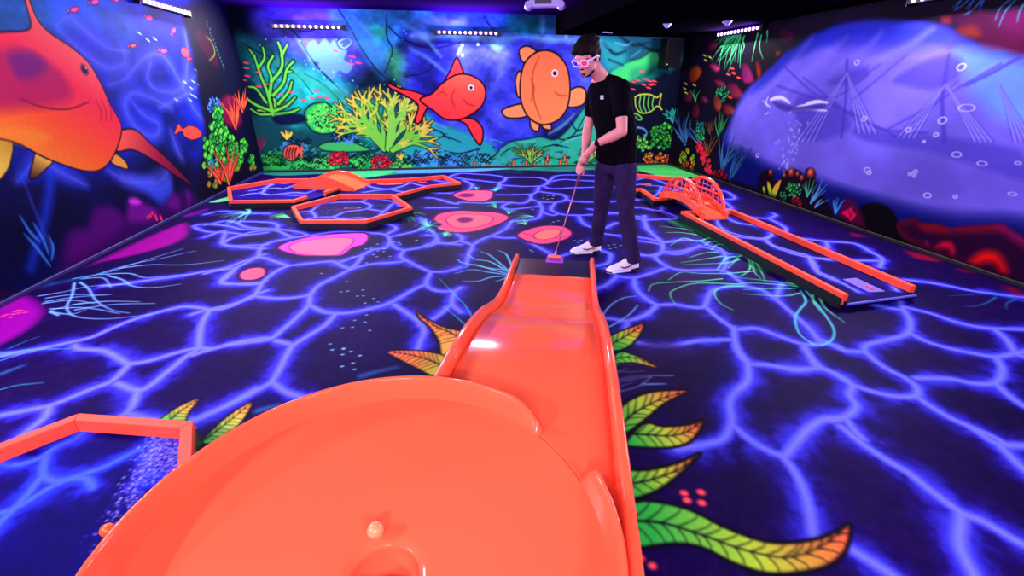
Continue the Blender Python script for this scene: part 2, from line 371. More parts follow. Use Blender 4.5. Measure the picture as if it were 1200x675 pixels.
# dark red stains near the right wall
f.poly(S("640,255 700,265 800,295 780,305 690,290", 900, 230, 3.97), (150, 5, 40), soft=4, alpha=.8)
f.poly(S("880,335 950,345 960,358 900,352", 900, 230, 3.97), (110, 0, 50), soft=4, alpha=.7)
f.poly(S("1090,420 1150,425 1191,455 1150,460", 900, 230, 3.97), (120, 0, 40), soft=5, alpha=.8)
f.poly(S("380,170 440,180 455,190 400,188", 900, 230, 3.97), (140, 5, 40), soft=3, alpha=.7)
def pad(outer, inner=None, hole=None, C=(0, 0, 1), c=(255, 70, 150), ci=(255, 110, 120)):
    f.poly(S(outer, *C), c, soft=.8, line=(50, 0, 80), lw=4, edge=(235, 40, 190), ew=4)
    if inner: f.poly(S(inner, *C), ci, soft=.8, line=(140, 0, 110), lw=1.6)
    if hole: f.poly(S(hole, *C), (110, 0, 90), soft=2.2)
pad("335,205 380,175 480,150 600,135 740,130 765,155 740,185 690,200 640,235 540,240 430,235", "390,200 430,175 560,155 680,155 690,175 650,210 600,235 450,230", None, (240, 240, 3.97), (255, 70, 205), (255, 112, 150))
pad("155,325 190,300 250,290 285,300 280,330 230,350 170,350", None, None, (240, 240, 3.97), (255, 90, 120))
C5 = (500, 190, 5.625)
pad("165,215 240,190 320,185 430,190 445,210 430,240 380,258 300,260 210,240", None, "205,218 250,205 310,210 300,228 240,232", C5, (255, 84, 120))
pad("40,370 80,340 200,320 350,325 480,335 550,365 500,400 420,430 300,460 180,465 65,440 90,410 50,390", "125,380 190,345 330,345 430,360 420,400 300,435 180,430", "200,380 240,362 300,370 290,392 230,400", C5, (255, 76, 118), (255, 100, 118))
pad("590,480 640,450 760,420 880,420 940,440 965,475 920,510 800,540 700,535 610,500", "700,490 750,455 850,445 885,460 850,495 760,512", None, C5, (255, 80, 120), (255, 120, 110))
f.line(S("640,470 680,480 720,500", *C5), 2, .5, (150, 10, 110)); f.line(S("860,500 900,500 940,480", *C5), 2, .5, (150, 10, 110)); f.line(S("870,520 905,522", *C5), 2, .5, (150, 10, 110))
# bubbles
for C, t in (((240, 240, 3.97), "542,320 660,358 633,405 665,402 735,397 710,425 737,424 785,436 745,458 805,452 752,513 697,538 745,546 640,573 687,570 767,585 583,648 645,668 750,205 775,203 805,215 835,205 832,218 785,232 800,242 862,240 860,252 752,270 880,172 905,170 903,178 910,184 985,165 803,183"),
             ((240, 330, 3.97), "592,318 645,314 640,340 679,326 721,345 689,380 638,395 696,409"),
             ((500, 190, 5.625), "762,217 800,220 835,222 770,237 797,245 830,240 698,312 820,408 835,395 868,388 975,518 1020,515 1000,530 1020,545"),
             ((690, 260, 3.97), "92,110 118,106 148,110 100,125 124,120")):
    for q in S(t, *C): f.dot(q, 2.1 if C[1] > 300 else 1.6, (150, 215, 255), asp=1.9)
for C, t, w in (((240, 330, 3.97), "730,440 800,420 890,400", 7), ((240, 330, 3.97), "250,600 340,575", 8), ((0, 400, 3.97), "10,150 100,115", 7), ((700, 390, 3.97), "250,640 330,620", 0)):
    if w: f.line(S(t, *C), w, w*.5, (50, 150, 230), soft=4, alpha=.7)
# weed strokes
def strokes(C, txts, w0, w1, c, alpha=1):
    for t in txts: f.line(S(t, *C), w0, w1, c, alpha=alpha, soft=.6)
strokes(F1, ["340,265 500,235 640,190 850,125", "400,260 600,200 740,172 910,135", "560,215 700,200 860,200 1040,180", "470,245 600,240 680,260 850,245", "380,265 480,262 515,305",
 "500,250 570,270 620,300 720,305 840,290", "345,285 335,340 310,400 350,440 480,452 620,440 700,430", "370,280 410,310 450,370 520,410 600,425", "180,345 300,325 420,300 600,290",
 "215,355 330,340 520,338", "200,380 330,365 440,380", "235,405 400,400 555,427", "210,372 350,350 500,340", "235,420 330,430 400,410", "270,435 235,415 300,395 400,375", "340,385 500,370 650,372",
 "350,410 520,385 720,380"], 2.6, .8, (120, 185, 255))
f.line(S("180,300 340,270 500,235", *F1), 10, 2, (20, 120, 200), soft=6, alpha=.6)
strokes((0, 400, 3.97), ["0,70 130,40 320,35", "0,90 60,72 110,55", "0,225 80,205 200,193"], 1.5, .5, (60, 210, 220))
strokes((0, 260, 3.97), ["40,590 110,560 180,535"], 1.4, .5, (60, 150, 220))
C3 = (240, 240, 3.97)
for base, n, col, ang, ln in (((390, 60), 16, (90, 235, 150), (160, 230), (50, 110)), ((210, 35), 22, (110, 220, 190), (95, 265), (60, 190)), ((940, 50), 18, (60, 210, 120), (-30, 200), (40, 100)), ((1040, 100), 16, (110, 235, 190), (120, 400), (30, 90)), ((1120, 135), 9, (120, 240, 200), (20, 160), (20, 40))):
    f.dot(S("%g,%g" % base, *C3)[0], 9, (20, 120, 60), soft=7, alpha=.7, asp=2.2)
    for k in range(n):
        a = R_(r2.uniform(*ang)); L = r2.uniform(*ln); b = base; e = (b[0]+math.cos(a)*L, b[1]+math.sin(a)*L*.45); m_ = ((b[0]+e[0])/2+r2.uniform(-10, 10), (b[1]+e[1])/2-r2.uniform(0, 14))
        f.line(S("%g,%g %g,%g %g,%g" % (*b, *m_, *e), *C3), 1.3, .3, col, alpha=.85)
for base, n, ang, ln in (((455, 300), 10, (180, 300), (50, 100)), ((540, 340), 8, (220, 340), (40, 80)), ((330, 180), 7, (200, 330), (20, 40)), ((180, 182), 7, (180, 350), (20, 40)), ((650, 410), 12, (150, 300), (40, 110)), ((20, 450), 8, (0, 360), (20, 50)), ((130, 480), 8, (200, 330), (30, 50)), ((450, 190), 10, (160, 350), (40, 90)), ((700, 360), 10, (160, 200), (60, 160))):
    for k in range(n):
        a = R_(r2.uniform(*ang)); L = r2.uniform(*ln); b = base; e = (b[0]+math.cos(a)*L, b[1]+math.sin(a)*L*.6)
        f.line(S("%g,%g %g,%g %g,%g" % (*b, (b[0]+e[0])/2, (b[1]+e[1])/2-8, *e), *C5), 1.2, .3, r2.choice([(70, 220, 190), (60, 200, 140), (110, 240, 150)]), alpha=.8)
C6 = (690, 260, 3.97)
f.line(S("400,0 520,50 640,110 760,170 800,220", *C6), 14, 12, (16, 150, 60), soft=8, alpha=.85)
f.line(S("960,290 1040,315 1110,345", *C6), 11, 8, (40, 225, 70), soft=6, alpha=.95)
strokes(C6, ["480,40 420,30 330,20", "500,60 430,50 360,50", "560,75 500,90 440,75 380,110", "600,90 560,95 540,110", "640,110 600,105 570,130", "600,140 540,145 470,165", "620,160 560,170 430,190", "700,160 640,170 600,220 640,160",
 "720,150 690,170 650,215", "740,165 750,215 700,255 640,240", "760,170 770,230 800,265", "770,180 800,225 820,275", "700,175 650,190 560,195 440,200", "760,230 640,240 520,240 430,235 370,270",
 "620,265 520,275 400,280 300,290 278,322", "700,290 560,285 470,290 390,320 380,345 400,380", "720,300 640,300 590,320 590,350 620,385 670,410", "960,290 840,275 700,260", "965,300 860,290 740,285 640,295", "960,310 860,310 720,315",
 "990,330 900,345 720,335"], 2.4, .7, (96, 250, 160), 1)
strokes(C6, ["985,320 1010,370 980,410 960,450 980,520 1040,568", "1010,320 1090,420 1140,500 1130,550 1080,575 1040,570"], 2.6, 2.4, (80, 215, 225))
strokes(C6, ["1040,340 1050,380 1085,425", "1070,340 1100,400 1191,470", "1090,350 1130,385 1170,400"], 3.2, .7, (100, 250, 180))
strokes((900, 230, 3.97), ["1191,490 1100,465 1000,455 840,465", "1150,480 1110,500 1110,525", "1060,470 1020,495 960,512 910,512", "1120,465 1040,445 960,440"], 2.4, .5, (30, 110, 150), .9)
strokes(C6, ["70,500 60,450 100,390 160,355 220,345", "70,500 130,470 190,430 228,388"], 3, 1.2, (110, 170, 255))
strokes((700, 390, 3.97), ["55,155 110,145 165,148", "50,190 90,180 150,182 220,178", "60,240 90,190 140,165", "70,225 130,210 230,200 350,200", "60,235 160,215 250,205", "75,280 140,265 200,245 250,205", "70,300 100,270 90,200", "210,240 320,238", "60,210 60,170 90,150", "80,250 110,225 180,225", "45,260 100,250 160,232"], 3.2, 1.2, (120, 170, 250))
CR = (440, 280, 3.333)
strokes(CR, ["380,310 350,260 310,220 250,155", "350,335 310,300 265,265"], 1.6, .3, (60, 200, 230))
strokes(CR, ["520,125 480,90 440,60 410,50", "520,130 450,90 390,80 360,60", "510,135 420,110 330,90", "515,140 440,130 380,120 310,135", "510,145 450,150 400,165 340,165", "530,100 510,60 480,45", "515,150 490,160 470,165", "520,120 450,115 385,100 350,110"], 3, .9, (110, 205, 255))
f.dot(S("520,130", *CR)[0], 8, (40, 150, 220), soft=7, alpha=.6)
strokes(C5, ["200,640 230,665", "680,580 700,590 690,600"], 1.5, .5, (110, 220, 255))
# big painted leaves
def leaf(C, out, base, tip, rib, nv=9, cols=((50, 190, 70), (190, 220, 60), (255, 105, 60)), lw=3.0, side=1.0):
    P = S(out, *C); b = S(base, *C)[0]; t = S(tip, *C)[0]
    f.poly(P, cols[0], col2=list(cols[1:]), axis=(b, t), line=(6, 2, 20), lw=lw, soft=.6)
    Rb = smooth_pts(S(rib, *C), 8); f.line(Rb, lw*.75, .6, (6, 2, 20), sm=False, soft=.5)
    A = np.array(smooth_pts(P, 4, True)); N = len(Rb); L = np.hypot(*(Rb[-1]-Rb[0]))
    for k in range(1, nv+1):
        i = int(k/(nv+1)*(N-1)); p = Rb[i]; tg = Rb[min(N-1, i+1)]-Rb[max(0, i-1)]; tg = tg/np.hypot(*tg)
        for sg in (-1, 1):
            dr = tg*.75+np.array((-tg[1], tg[0]))*sg*.75
            # march to the leaf's edge
            e = p.copy(); st = L/60; k2 = 0
            while k2 < 40:
                e = e+dr*st; k2 += 1
                x, y = e; ins = False
                for j in range(len(A)):
                    a, c = A[j], A[(j+1) % len(A)]
                    if (a[1] > y) != (c[1] > y) and x < (c[0]-a[0])*(y-a[1])/(c[1]-a[1])+a[0]: ins = not ins
                if not ins: break
            f.line([p, (p+e)/2+tg*st*.8, e-dr*st*.6], lw*.42, lw*.2, (10, 6, 24), soft=.4, n=3, alpha=.85)
CL = (700, 390, 3.97); CM = (700, 340, 2.016)
f.poly(S("20,180 60,250 90,240 190,160 250,150 130,120", *CM), (40, 10, 70), soft=8, alpha=.6)
leaf(CL, "75,450 85,380 140,320 230,280 330,268 428,270 370,300 300,340 230,400 150,460 90,490", "80,440", "400,280", "85,470 150,390 230,340 320,300 420,272", 8, lw=4)
leaf(CL, "130,520 190,440 240,420 300,435 400,430 460,418 495,402 480,450 430,510 340,535 220,535", "150,500", "470,430", "140,470 240,475 340,480 420,460 490,410", 8, lw=4)
leaf(CM, "45,430 120,425 190,408 245,385 190,440 130,480 55,495", "50,450", "235,395", "50,462 120,450 190,425 243,388", 7, lw=4.5)
leaf(CM, "52,515 90,500 140,500 220,520 300,560 380,590 440,597 510,590 560,572 597,553 590,610 550,650 480,668 400,670 320,645 250,610 180,600 52,607", "130,560", "590,590", "52,545 150,550 250,580 350,615 450,632 530,605 590,560", 16, lw=5)
leaf(C6, "80,560 100,530 170,500 255,475 230,540 170,590 90,600", "90,570", "240,490", "80,585 140,550 200,515 250,480", 6, lw=3)
leaf(C6, "90,640 150,605 210,620 270,645 325,680 260,668 200,655 90,662", "100,640", "300,670", "90,650 160,630 240,640 315,675", 6, cols=((60, 200, 80), (140, 220, 70), (240, 150, 60)), lw=2.6)
leaf(CR, "160,280 200,310 270,345 350,370 300,430 258,465 245,400 210,345 170,310", "340,420", "175,300", "350,400 290,365 230,340 165,290", 9, cols=((230, 190, 70), (255, 150, 70), (255, 100, 80)), lw=3)
leaf(CR, "45,440 130,435 200,440 280,465 235,535 150,500 90,470", "270,500", "60,445", "270,500 200,470 130,452 50,441", 10, cols=((200, 210, 70), (255, 150, 70), (255, 110, 80)), lw=2.4)
F2 = (0, 400, 3.97)
leaf(F2, "725,385 790,330 850,295 925,266 880,330 845,392", "760,370", "915,275", "770,390 820,340 870,305 922,268", 7, cols=((80, 200, 80), (235, 210, 80), (255, 150, 70)), lw=2.4)
leaf(F2, "935,470 990,410 1070,340 1172,284 1120,380 1050,430 980,475", "950,465", "1150,300", "940,468 1010,415 1080,360 1168,288", 9, cols=((70, 190, 80), (200, 215, 80), (255, 160, 70)), lw=2.4)
for x, y in S("205,480 212,497 245,478 247,503 102,634 83,652 130,652 68,640 88,668", *CM): f.dot((x, y), 5.2, (255, 60, 80), soft=.8, asp=1.2); f.dot((x, y), 2.6, (255, 100, 110), soft=1.4, asp=1.2)
bm = bmesh.new(); prism(bm, [(XL, YF), (XR, YF), (XR, YB), (XL, YB)], -.08, 0)
tag(floor.surface('floor', bm, floor.material('floor_mural_paint', .6, .03)), kind='structure')
# ================================================================== WALL MURALS
def tint(cv, seed, cells, amt, o=4):
    n = fbm((cv.h, cv.w), cells, seed, o)[..., None]-.5
    cv.img = np.clip(cv.img*(1+n*amt*2), 0, 255)
def coral(cv, base, ht, n, ang0, ang1, w, c, tip=None, out=(4, 12, 24), depth=3, rnd=None, lw=1.6, bend=.35):
    rnd = rnd or random.Random(int(base[0]*7+base[1])); st = []
    def grow(p, a, L, w, d):
        b = a+rnd.uniform(-bend, bend); m_ = (p[0]+math.cos(a)*L*.5, p[1]-math.sin(a)*L*.5); e = (m_[0]+math.cos(b)*L*.5, m_[1]-math.sin(b)*L*.5)
        st.append(([p, m_, e], w, max(w*.62, 1), d))
        if d > 0:
            for s_ in ((-1, 1) if rnd.random() < .85 else (-1, 0, 1)): grow(e, b+s_*rnd.uniform(.28, .6), L*rnd.uniform(.55, .8), w*.72, d-1)
            if rnd.random() < .5: grow(m_, a+rnd.choice((-1, 1))*rnd.uniform(.5, .8), L*.5, w*.6, max(0, d-2))
    for k in range(n):
        a = R_(ang0+(ang1-ang0)*(k+.5)/n)+rnd.uniform(-.12, .12)
        grow(base, a, ht*.42*rnd.uniform(.85, 1.15), w, depth-1)
    if out is not None:
        for p, a, b, d in st: cv.line(p, a+lw, b+lw, out, n=3, soft=.5)
    for p, a, b, d in st: cv.line(p, a, b, tip if (tip is not None and d == 0) else c, n=3, soft=.5)
def fan(cv, base, L, n, a0, a1, w, c, c2=None, out=None, seed=1, asp=1.0):
    rnd = random.Random(seed+int(base[0]))
    for k in range(n):
        a = R_(a0+(a1-a0)*(k+.5)/n+rnd.uniform(-6, 6)); l = L*rnd.uniform(.6, 1.1)
        e = (base[0]+math.cos(a)*l, base[1]-math.sin(a)*l*asp); m_ = (base[0]+math.cos(a)*l*.5+rnd.uniform(-1, 1)*l*.08, base[1]-math.sin(a)*l*.5*asp-l*.05)
        if out is not None: cv.line([base, m_, e], w+1.4, 1.2, out, n=3, soft=.4)
        cv.line([base, m_, e], w, .4, c if (c2 is None or k % 2) else c2, n=3, soft=.4)
def bush(cv, c, r, n, col, col2, out=(6, 30, 20), seed=2, dr=(1.4, 2.8), asp=.8):
    rnd = random.Random(seed+int(c[0])); L = []
    for k in range(n):
        a = rnd.uniform(0, 2*PI); q = math.sqrt(rnd.random())*r; L.append((c[0]+math.cos(a)*q, c[1]+math.sin(a)*q*asp, rnd.uniform(*dr)))
    L.sort(key=lambda t: t[1])
    for x, y, q in L:
        if out is not None: cv.dot((x, y), q+.7, out, soft=.3)
        cv.dot((x, y), q, rnd.choice((col, col2)), soft=.4)
def littlefish(cv, x, y, L, a, c, out=(30, 0, 40)):
    ca, sa = math.cos(R_(a)), math.sin(R_(a))
    T = lambda u, v: (x+(u*ca-v*sa)*L, y+(u*sa+v*ca)*L)
    cv.poly([T(-.5, 0), T(-.2, -.26), T(.15, -.2), T(.3, -.04), T(.55, -.25), T(.5, .22), T(.3, .06), T(.1, .24), T(-.25, .24)], c, soft=.5, line=out, lw=.9, n=3)
def dash(cv, pts, c, L=5, a=10, w=1.8):
    for x, y in pts: cv.line([(x-L/2, y-math.tan(R_(a))*L/2), (x, y), (x+L/2, y+math.tan(R_(a))*L/2)], .6, .5, c, mid=w*1.3, soft=.4)

# ---------------------------------------------- back wall
bw = Canvas((XL, YB, 0), (1, 0, 0), (0, 0, 1), XR-XL, ZC, 190, (6, 34, 66))
A = (240, 0, 3.0); B = (500, 0, 3.0); Cc = (740, 0, 2.813)
bw.poly(S("-60,-60 330,-60 260,100 100,140 -60,300", *A), (6, 6, 30), soft=20)
bw.poly(S("180,60 420,0 560,20 640,120 560,230 420,260 300,170", *A), (78, 74, 226), soft=16, alpha=.9)
bw.poly(S("100,120 250,200 420,290 560,350 700,460 700,600 330,600 130,600 120,430 230,380 180,260", *A), (16, 136, 130), soft=12, alpha=.95)
bw.poly(S("300,240 430,250 520,330 640,440 520,480 380,380", *A), (30, 160, 150), soft=10, alpha=.8)
bw.poly(S("150,190 230,220 270,300 240,340 160,260", *A), (20, 140, 140), soft=8, alpha=.8)
bw.poly(S("480,30 640,40 690,110 660,200 640,280 600,260 540,160", *A), (36, 120, 190), soft=4, alpha=.9)
bw.poly(S("560,40 640,50 640,130 600,150 570,90", *A), (30, 170, 130), soft=6, alpha=.85)
bw.poly(S("640,180 700,190 760,260 800,300 760,330 700,300 650,260", *A), (60, 200, 120), soft=5, alpha=.8)
bw.poly(S("650,60 900,40 1000,120 980,300 850,230 780,150 700,110", *A), (30, 44, 190), soft=10, alpha=.95)
bw.poly(S("100,60 700,50 700,130 560,110 300,170 200,120 60,130", *B), (40, 90, 210), soft=8, alpha=.9)
bw.poly(S("-60,130 120,140 300,140 420,125 620,130 680,260 600,400 380,500 240,560 60,560 -60,430", *B), (58, 66, 226), soft=10, alpha=1)
bw.poly(S("0,130 60,125 110,160 90,280 60,420 0,440 -60,300", *B), (30, 34, 190), soft=9, alpha=.7)
for t in ("110,140 150,200 130,330 90,440 70,400 100,260", "260,150 300,170 280,260 230,330 220,300 260,230", "520,160 560,200 580,300 560,330 540,240"):
    bw.poly(S(t, *B), (100, 120, 250), soft=6, alpha=.55)
bw.poly(S("0,112 250,122 560,128 620,135 560,160 480,150 400,150 340,135 290,150 250,180 200,150 120,150 60,135 0,150 -60,130", *B), (110, 175, 240), soft=2.5, alpha=.85)
bw.poly(S("-340,10 -260,20 -100,25 100,38 440,62 440,118 0,106 -200,90 -330,70", *B), (36, 110, 170), soft=4, alpha=.9)
bw.poly(S("280,60 405,66 405,116 290,112", *B), (20, 130, 150), soft=2)
bw.poly(S("395,62 415,64 412,118 398,112", *B), (70, 170, 220), soft=1.5)
bw.poly(S("0,60 120,66 140,90 60,96 -60,84", *B), (90, 150, 220), soft=4, alpha=.7)
tint(bw, 11, (8, 18), .75); tint(bw, 12, (30, 70), .25, 3)
# rock faces and crevices on the upper left
bw.poly(S("360,165 385,140 400,160 420,135 440,155 455,140 470,170 500,180 490,210 520,230 500,260 470,250 450,280 420,255 395,250 400,220 370,215", *A), (86, 140, 226), soft=1)
bw.poly(S("470,150 500,135 515,150 490,170", *A), (60, 80, 200), soft=.6, line=(120, 190, 240), lw=1.2)
for t, w in (("280,90 320,120 350,170 400,240 470,310 520,350", 2.2), ("330,110 370,110 420,90", 1.2), ("460,20 500,80 550,170 600,240 640,280", 2.6), ("640,50 640,130 660,180 630,260", 2), ("350,260 420,300 500,380 540,410", 1.5), ("250,240 320,260 380,330", 1.5),
             ("700,270 760,260 800,240", 1.2), ("130,150 200,190 260,210", 2), ("560,360 600,420 640,470", 2), ("640,90 700,140 800,170 900,150", 2)):
    bw.line(S(t, *A), w*.4, w*.3, (3, 12, 34), mid=w, soft=.7)
for t in ("320,130 360,190 380,230", "520,60 580,120 620,210", "430,290 500,330 560,380", "180,230 240,260 290,310", "700,90 760,120 830,200", "720,170 790,210 850,260"):
    bw.line(S(t, *A), 1, .5, (110, 190, 240), mid=5, soft=2.5, alpha=.6)
for k in range(60):
    r = random.Random(k); bw.dot((r.uniform(290, 480), r.uniform(35, 120)), r.uniform(.4, 1.1), r.choice([(120, 230, 240), (90, 200, 200), (60, 120, 230)]), soft=.5, alpha=.8)
# sea bed
bw.poly(S("120,430 170,410 260,430 330,460 500,470 620,520 900,540 900,620 100,620", *A), (14, 74, 84), soft=4)
bw.poly(S("0,400 40,440 100,450 200,490 240,520 230,600 -80,600 -60,460", *B), (40, 170, 170), soft=4)
bw.poly(S("235,600 245,540 290,500 340,490 400,480 450,490 500,450 560,370 620,340 720,330 720,600", *B), (46, 186, 150), soft=1.2, line=(4, 20, 50), lw=1.5)
bw.poly(S("560,600 600,540 640,470 720,430 760,600", *B), (24, 110, 120), soft=4, alpha=.8)
for t in ("260,545 300,520 340,530 380,505", "440,480 480,490 520,470 560,400", "400,520 450,510 500,520", "500,420 530,460 560,440", "470,500 520,480 560,470", "-60,480 0,500 60,480 120,500", "-20,450 40,460 80,490", "60,530 120,540 190,520", "300,560 380,550 460,560"):
    bw.line(S(t, *B), .8, .8, (4, 24, 54), mid=2.2, soft=.5)
for t in ("430,470 480,440 520,400", "320,500 380,495", "20,430 70,450", "480,500 540,480"):
    bw.line(S(t, *B), 1, .5, (130, 240, 220), mid=4, soft=1.6, alpha=.7)
for k in range(420):       # scribbled weed and pebbles over the sea bed
    r = random.Random(k+900); x = r.uniform(285, 700); y = 196-abs(r.gauss(0, 12))
    c = r.choice([(60, 220, 120), (30, 150, 90), (4, 20, 40), (90, 180, 230), (4, 20, 40), (120, 230, 140)]) if x < 480 or x > 620 else r.choice([(60, 190, 200), (4, 20, 50), (90, 160, 230), (40, 120, 160)])
    bw.line([(x, y), (x+r.uniform(-4, 4), y-r.uniform(0, 3)), (x+r.uniform(-8, 8), y-r.uniform(-1, 4))], .9, .4, c, mid=1.3, soft=.5, alpha=.9)
bw.poly(S("350,400 370,370 420,360 450,380 480,400 495,435 460,465 400,470 360,440", *A), (40, 190, 90), soft=.8, line=(4, 24, 24), lw=1.5)
bush(bw, (382, 139), 21, 150, (110, 245, 90), (70, 220, 90), dr=(1.0, 2.4), asp=.75, out=None)
for k in range(60): rq = random.Random(k+400); a = rq.uniform(0, 6.28); q = 19*math.sqrt(rq.random()); bw.dot((382+q*math.cos(a), 139+q*.7*math.sin(a)), rq.uniform(.5, 1.1), (4, 40, 26), soft=.3)
bw.poly(S("400,515 430,500 500,495 570,520 580,530 500,535 420,530", *A), (60, 190, 100), soft=.8, line=(4, 20, 20), lw=1.2)
bw.poly(S("200,585 230,540 300,535 330,560 320,600 200,600", *A), (40, 170, 80), soft=1)
bw.poly(S("240,600 280,570 360,560 440,580 440,602", *A), (50, 200, 90), soft=1)
for cx, cy, r_, n_q, c1, c2, sd_ in ((318, 188, 15, 60, (60, 200, 70), (30, 140, 60), 5), (356, 193, 16, 70, (70, 220, 90), (40, 170, 90), 6), (384, 191, 14, 60, (50, 190, 80), (90, 225, 110), 7), (424, 191, 15, 60, (70, 210, 90), (30, 150, 80), 8), (470, 193, 14, 50, (110, 220, 80), (50, 170, 90), 9), (346, 172, 16, 50, (40, 110, 170), (60, 150, 190), 10), (404, 160, 14, 40, (40, 120, 190), (70, 150, 220), 11), (500, 186, 16, 60, (90, 170, 220), (50, 130, 190), 12), (528, 190, 16, 60, (80, 160, 230), (40, 120, 180), 13), (560, 188, 16, 40, (50, 160, 170), (80, 190, 190), 14)):
    bush(bw, (cx, cy), r_, n_q, c1, c2, seed=sd_, dr=(1.4, 3.4), asp=.5, out=None); rq = random.Random(sd_)
    for k in range(22): x = cx+rq.uniform(-r_, r_); y = cy+rq.uniform(-.5, .5)*r_; bw.line([(x-3, y), (x-1, y-2-rq.random()), (x+1.5, y+.5), (x+4, y-1.5)], .8, .5, (3, 16, 26), mid=1.3, soft=.4, n=3)
bw.poly(S("455,20 470,60 560,90 640,200 610,240 520,150 440,90", *A), (70, 150, 210), soft=4, alpha=.5)
bw.poly(S("560,330 620,320 680,380 700,450 640,470 590,420", *A), (40, 170, 130), soft=6, alpha=.7)
bw.poly(S("250,200 330,240 420,290 500,330 540,380 470,360 380,310 280,260", *A), (50, 190, 160), soft=4, alpha=.55)
GR, YE = (96, 226, 70), (230, 230, 80)
coral(bw, (320, 136), 30, 4, 35, 165, 4.2, GR, (150, 235, 80), depth=2, lw=1.8)
for t, w in (("320,135 314,110 306,90 298,66", 4), ("298,66 292,58", 2.6), ("303,80 310,68 308,56", 2.8), ("316,112 318,92 314,78 320,66", 3.6), ("318,96 330,80 330,62 326,50", 3.4), ("330,66 337,52", 2.6), ("320,112 332,98 336,82 344,72", 3.4), ("336,84 342,84", 2.4), ("326,122 338,108 342,96", 3.4), ("312,120 300,104 292,102", 3.2), ("318,130 302,124 290,116 286,108", 3.6), ("322,130 336,124 346,114", 3.4), ("324,134 340,132 350,128", 3.4), ("316,134 304,134 294,128", 3)):
    P = S(t); bw.line(P, w+2.4, w+1.2, (3, 14, 20), soft=.5)
for t, w in (("320,135 314,110 306,90 298,66", 4), ("298,66 292,58", 2.6), ("303,80 310,68 308,56", 2.8), ("316,112 318,92 314,78 320,66", 3.6), ("318,96 330,80 330,62 326,50", 3.4), ("330,66 337,52", 2.6), ("320,112 332,98 336,82 344,72", 3.4), ("336,84 342,84", 2.4), ("326,122 338,108 342,96", 3.4), ("312,120 300,104 292,102", 3.2), ("318,130 302,124 290,116 286,108", 3.6), ("322,130 336,124 346,114", 3.4), ("324,134 340,132 350,128", 3.4), ("316,134 304,134 294,128", 3)):
    bw.line(S(t), w, w*.6, GR, soft=.5)
bw.poly(S("240,410 330,400 360,425 300,440 250,435", *A), (8, 22, 60), soft=1.5)
coral(bw, (336, 162), 20, 6, 25, 155, 2.6, (190, 226, 100), (230, 220, 90), depth=1)
coral(bw, (450, 174), 64, 6, 92, 148, 6, (120, 214, 70), (216, 210, 74), depth=4, rnd=random.Random(21), bend=.22)
coral(bw, (455, 174), 66, 5, 52, 92, 6, (130, 220, 80), (206, 222, 80), depth=4, rnd=random.Random(22), bend=.22)
coral(bw, (460, 176), 58, 5, 8, 50, 4.6, (120, 214, 70), (230, 210, 80), depth=3, rnd=random.Random(23), bend=.2)
coral(bw, (470, 186), 16, 5, 40, 160, 2, (226, 200, 80), (236, 210, 90), depth=1)
for c in ((396, 186), (446, 191)):
    bush(bw, c, 12, 46, (255, 60, 70), (235, 50, 80), out=(90, 0, 30), dr=(1.0, 2.2), asp=.7)
for c in ((303, 172), (306, 165)): fan(bw, (c[0], c[1]+8), 16, 9, 50, 130, 1, (130, 30, 60), seed=4)
# small striped fish on the left, thin yellow fish outline on the right
bw.poly(S("275,540 285,515 310,508 332,515 330,545 310,565 285,560", *A), (255, 110, 80), soft=.5, line=(20, 0, 20), lw=1)
bw.poly(S("328,530 345,510 342,560", *A), (255, 100, 80), soft=.5, smooth=False)
for x in (288, 298, 308, 318): bw.line(S("%d,520 %d,540 %d,558" % (x+4, x-2, x), *A), 1.3, .8, (30, 0, 20))
dash(bw, S("146,222 146,240 150,268 138,282 190,255 190,305 215,296 268,335 305,325 348,352 376,345 392,322 402,340 430,400 460,180 520,200 540,222 515,225 430,345", *A), (255, 70, 90), L=7, a=8, w=2.6)
dash(bw, S("20,270 90,262 0,470 60,450", 700, 0, 2) , (255, 70, 90), L=7, a=8, w=1)
# stand-in fish: plain orange fish, seen from the side, of the size and colour of the painted ones
def bigfish(cv, body, fins, cols, eye, er, out, axis, lines=()):
    for fn in fins: cv.poly(S(fn), cols[1], soft=.5, line=out, lw=1.8, col2=cols[2], axis=axis)
    cv.poly(S(body), cols[0], soft=.5, line=out, lw=1.8, col2=cols[1], axis=axis)
    for l in lines: cv.line(S(l), .5, .4, cols[3], mid=1.8, soft=.8)
    cv.dot(eye, er, (235, 235, 245), soft=.4); cv.dot(eye, er*.55, (10, 8, 20), soft=.4)
bigfish(bw, "492,117 506,110 518,98 534,88 550,88 564,96 569,108 566,122 556,132 540,140 522,140 508,130", ["505,116 488,108 470,104 455,98 458,104 478,114 490,124 486,142 492,144 500,128 508,124", "520,100 528,82 535,68 541,80 543,92", "540,138 556,140 566,152 563,170 554,160 546,146 534,140"],
        ((255, 92, 64), (255, 52, 62), (255, 60, 60), (170, 10, 40)), (552, 103), 3.2, (20, 0, 20), ((540, 85), (530, 145)), ("556,124 548,122 543,116", "534,104 529,114 533,126", "524,112 518,108 512,112"))
bigfish(bw, "610,92 616,72 632,60 650,62 664,78 668,104 664,128 652,142 634,146 618,136 610,116", ["614,74 608,60 616,54 626,58 630,66", "664,110 676,102 686,106 684,122 668,126 660,120", "616,122 600,124 588,130 594,138 612,138 622,132", "636,142 644,142 646,152 636,150", "622,138 632,144 630,154 622,150", "610,84 604,92 606,112 612,112"],
        ((255, 120, 70), (255, 148, 84), (255, 160, 100), (190, 50, 20)), (650, 86), 4, (20, 8, 20), ((640, 60), (640, 150)), ("632,66 624,88 626,118 634,140", "622,92 626,104 622,118", "664,112 656,112 650,108"))
bw.dot((560, 52), 1.6, (200, 240, 255)); 
for x, y in S("115,180 125,160 110,190 125,195 118,172 490,130", *B): bw.dot((x, y), 1.2, (170, 220, 250), ring=.8)
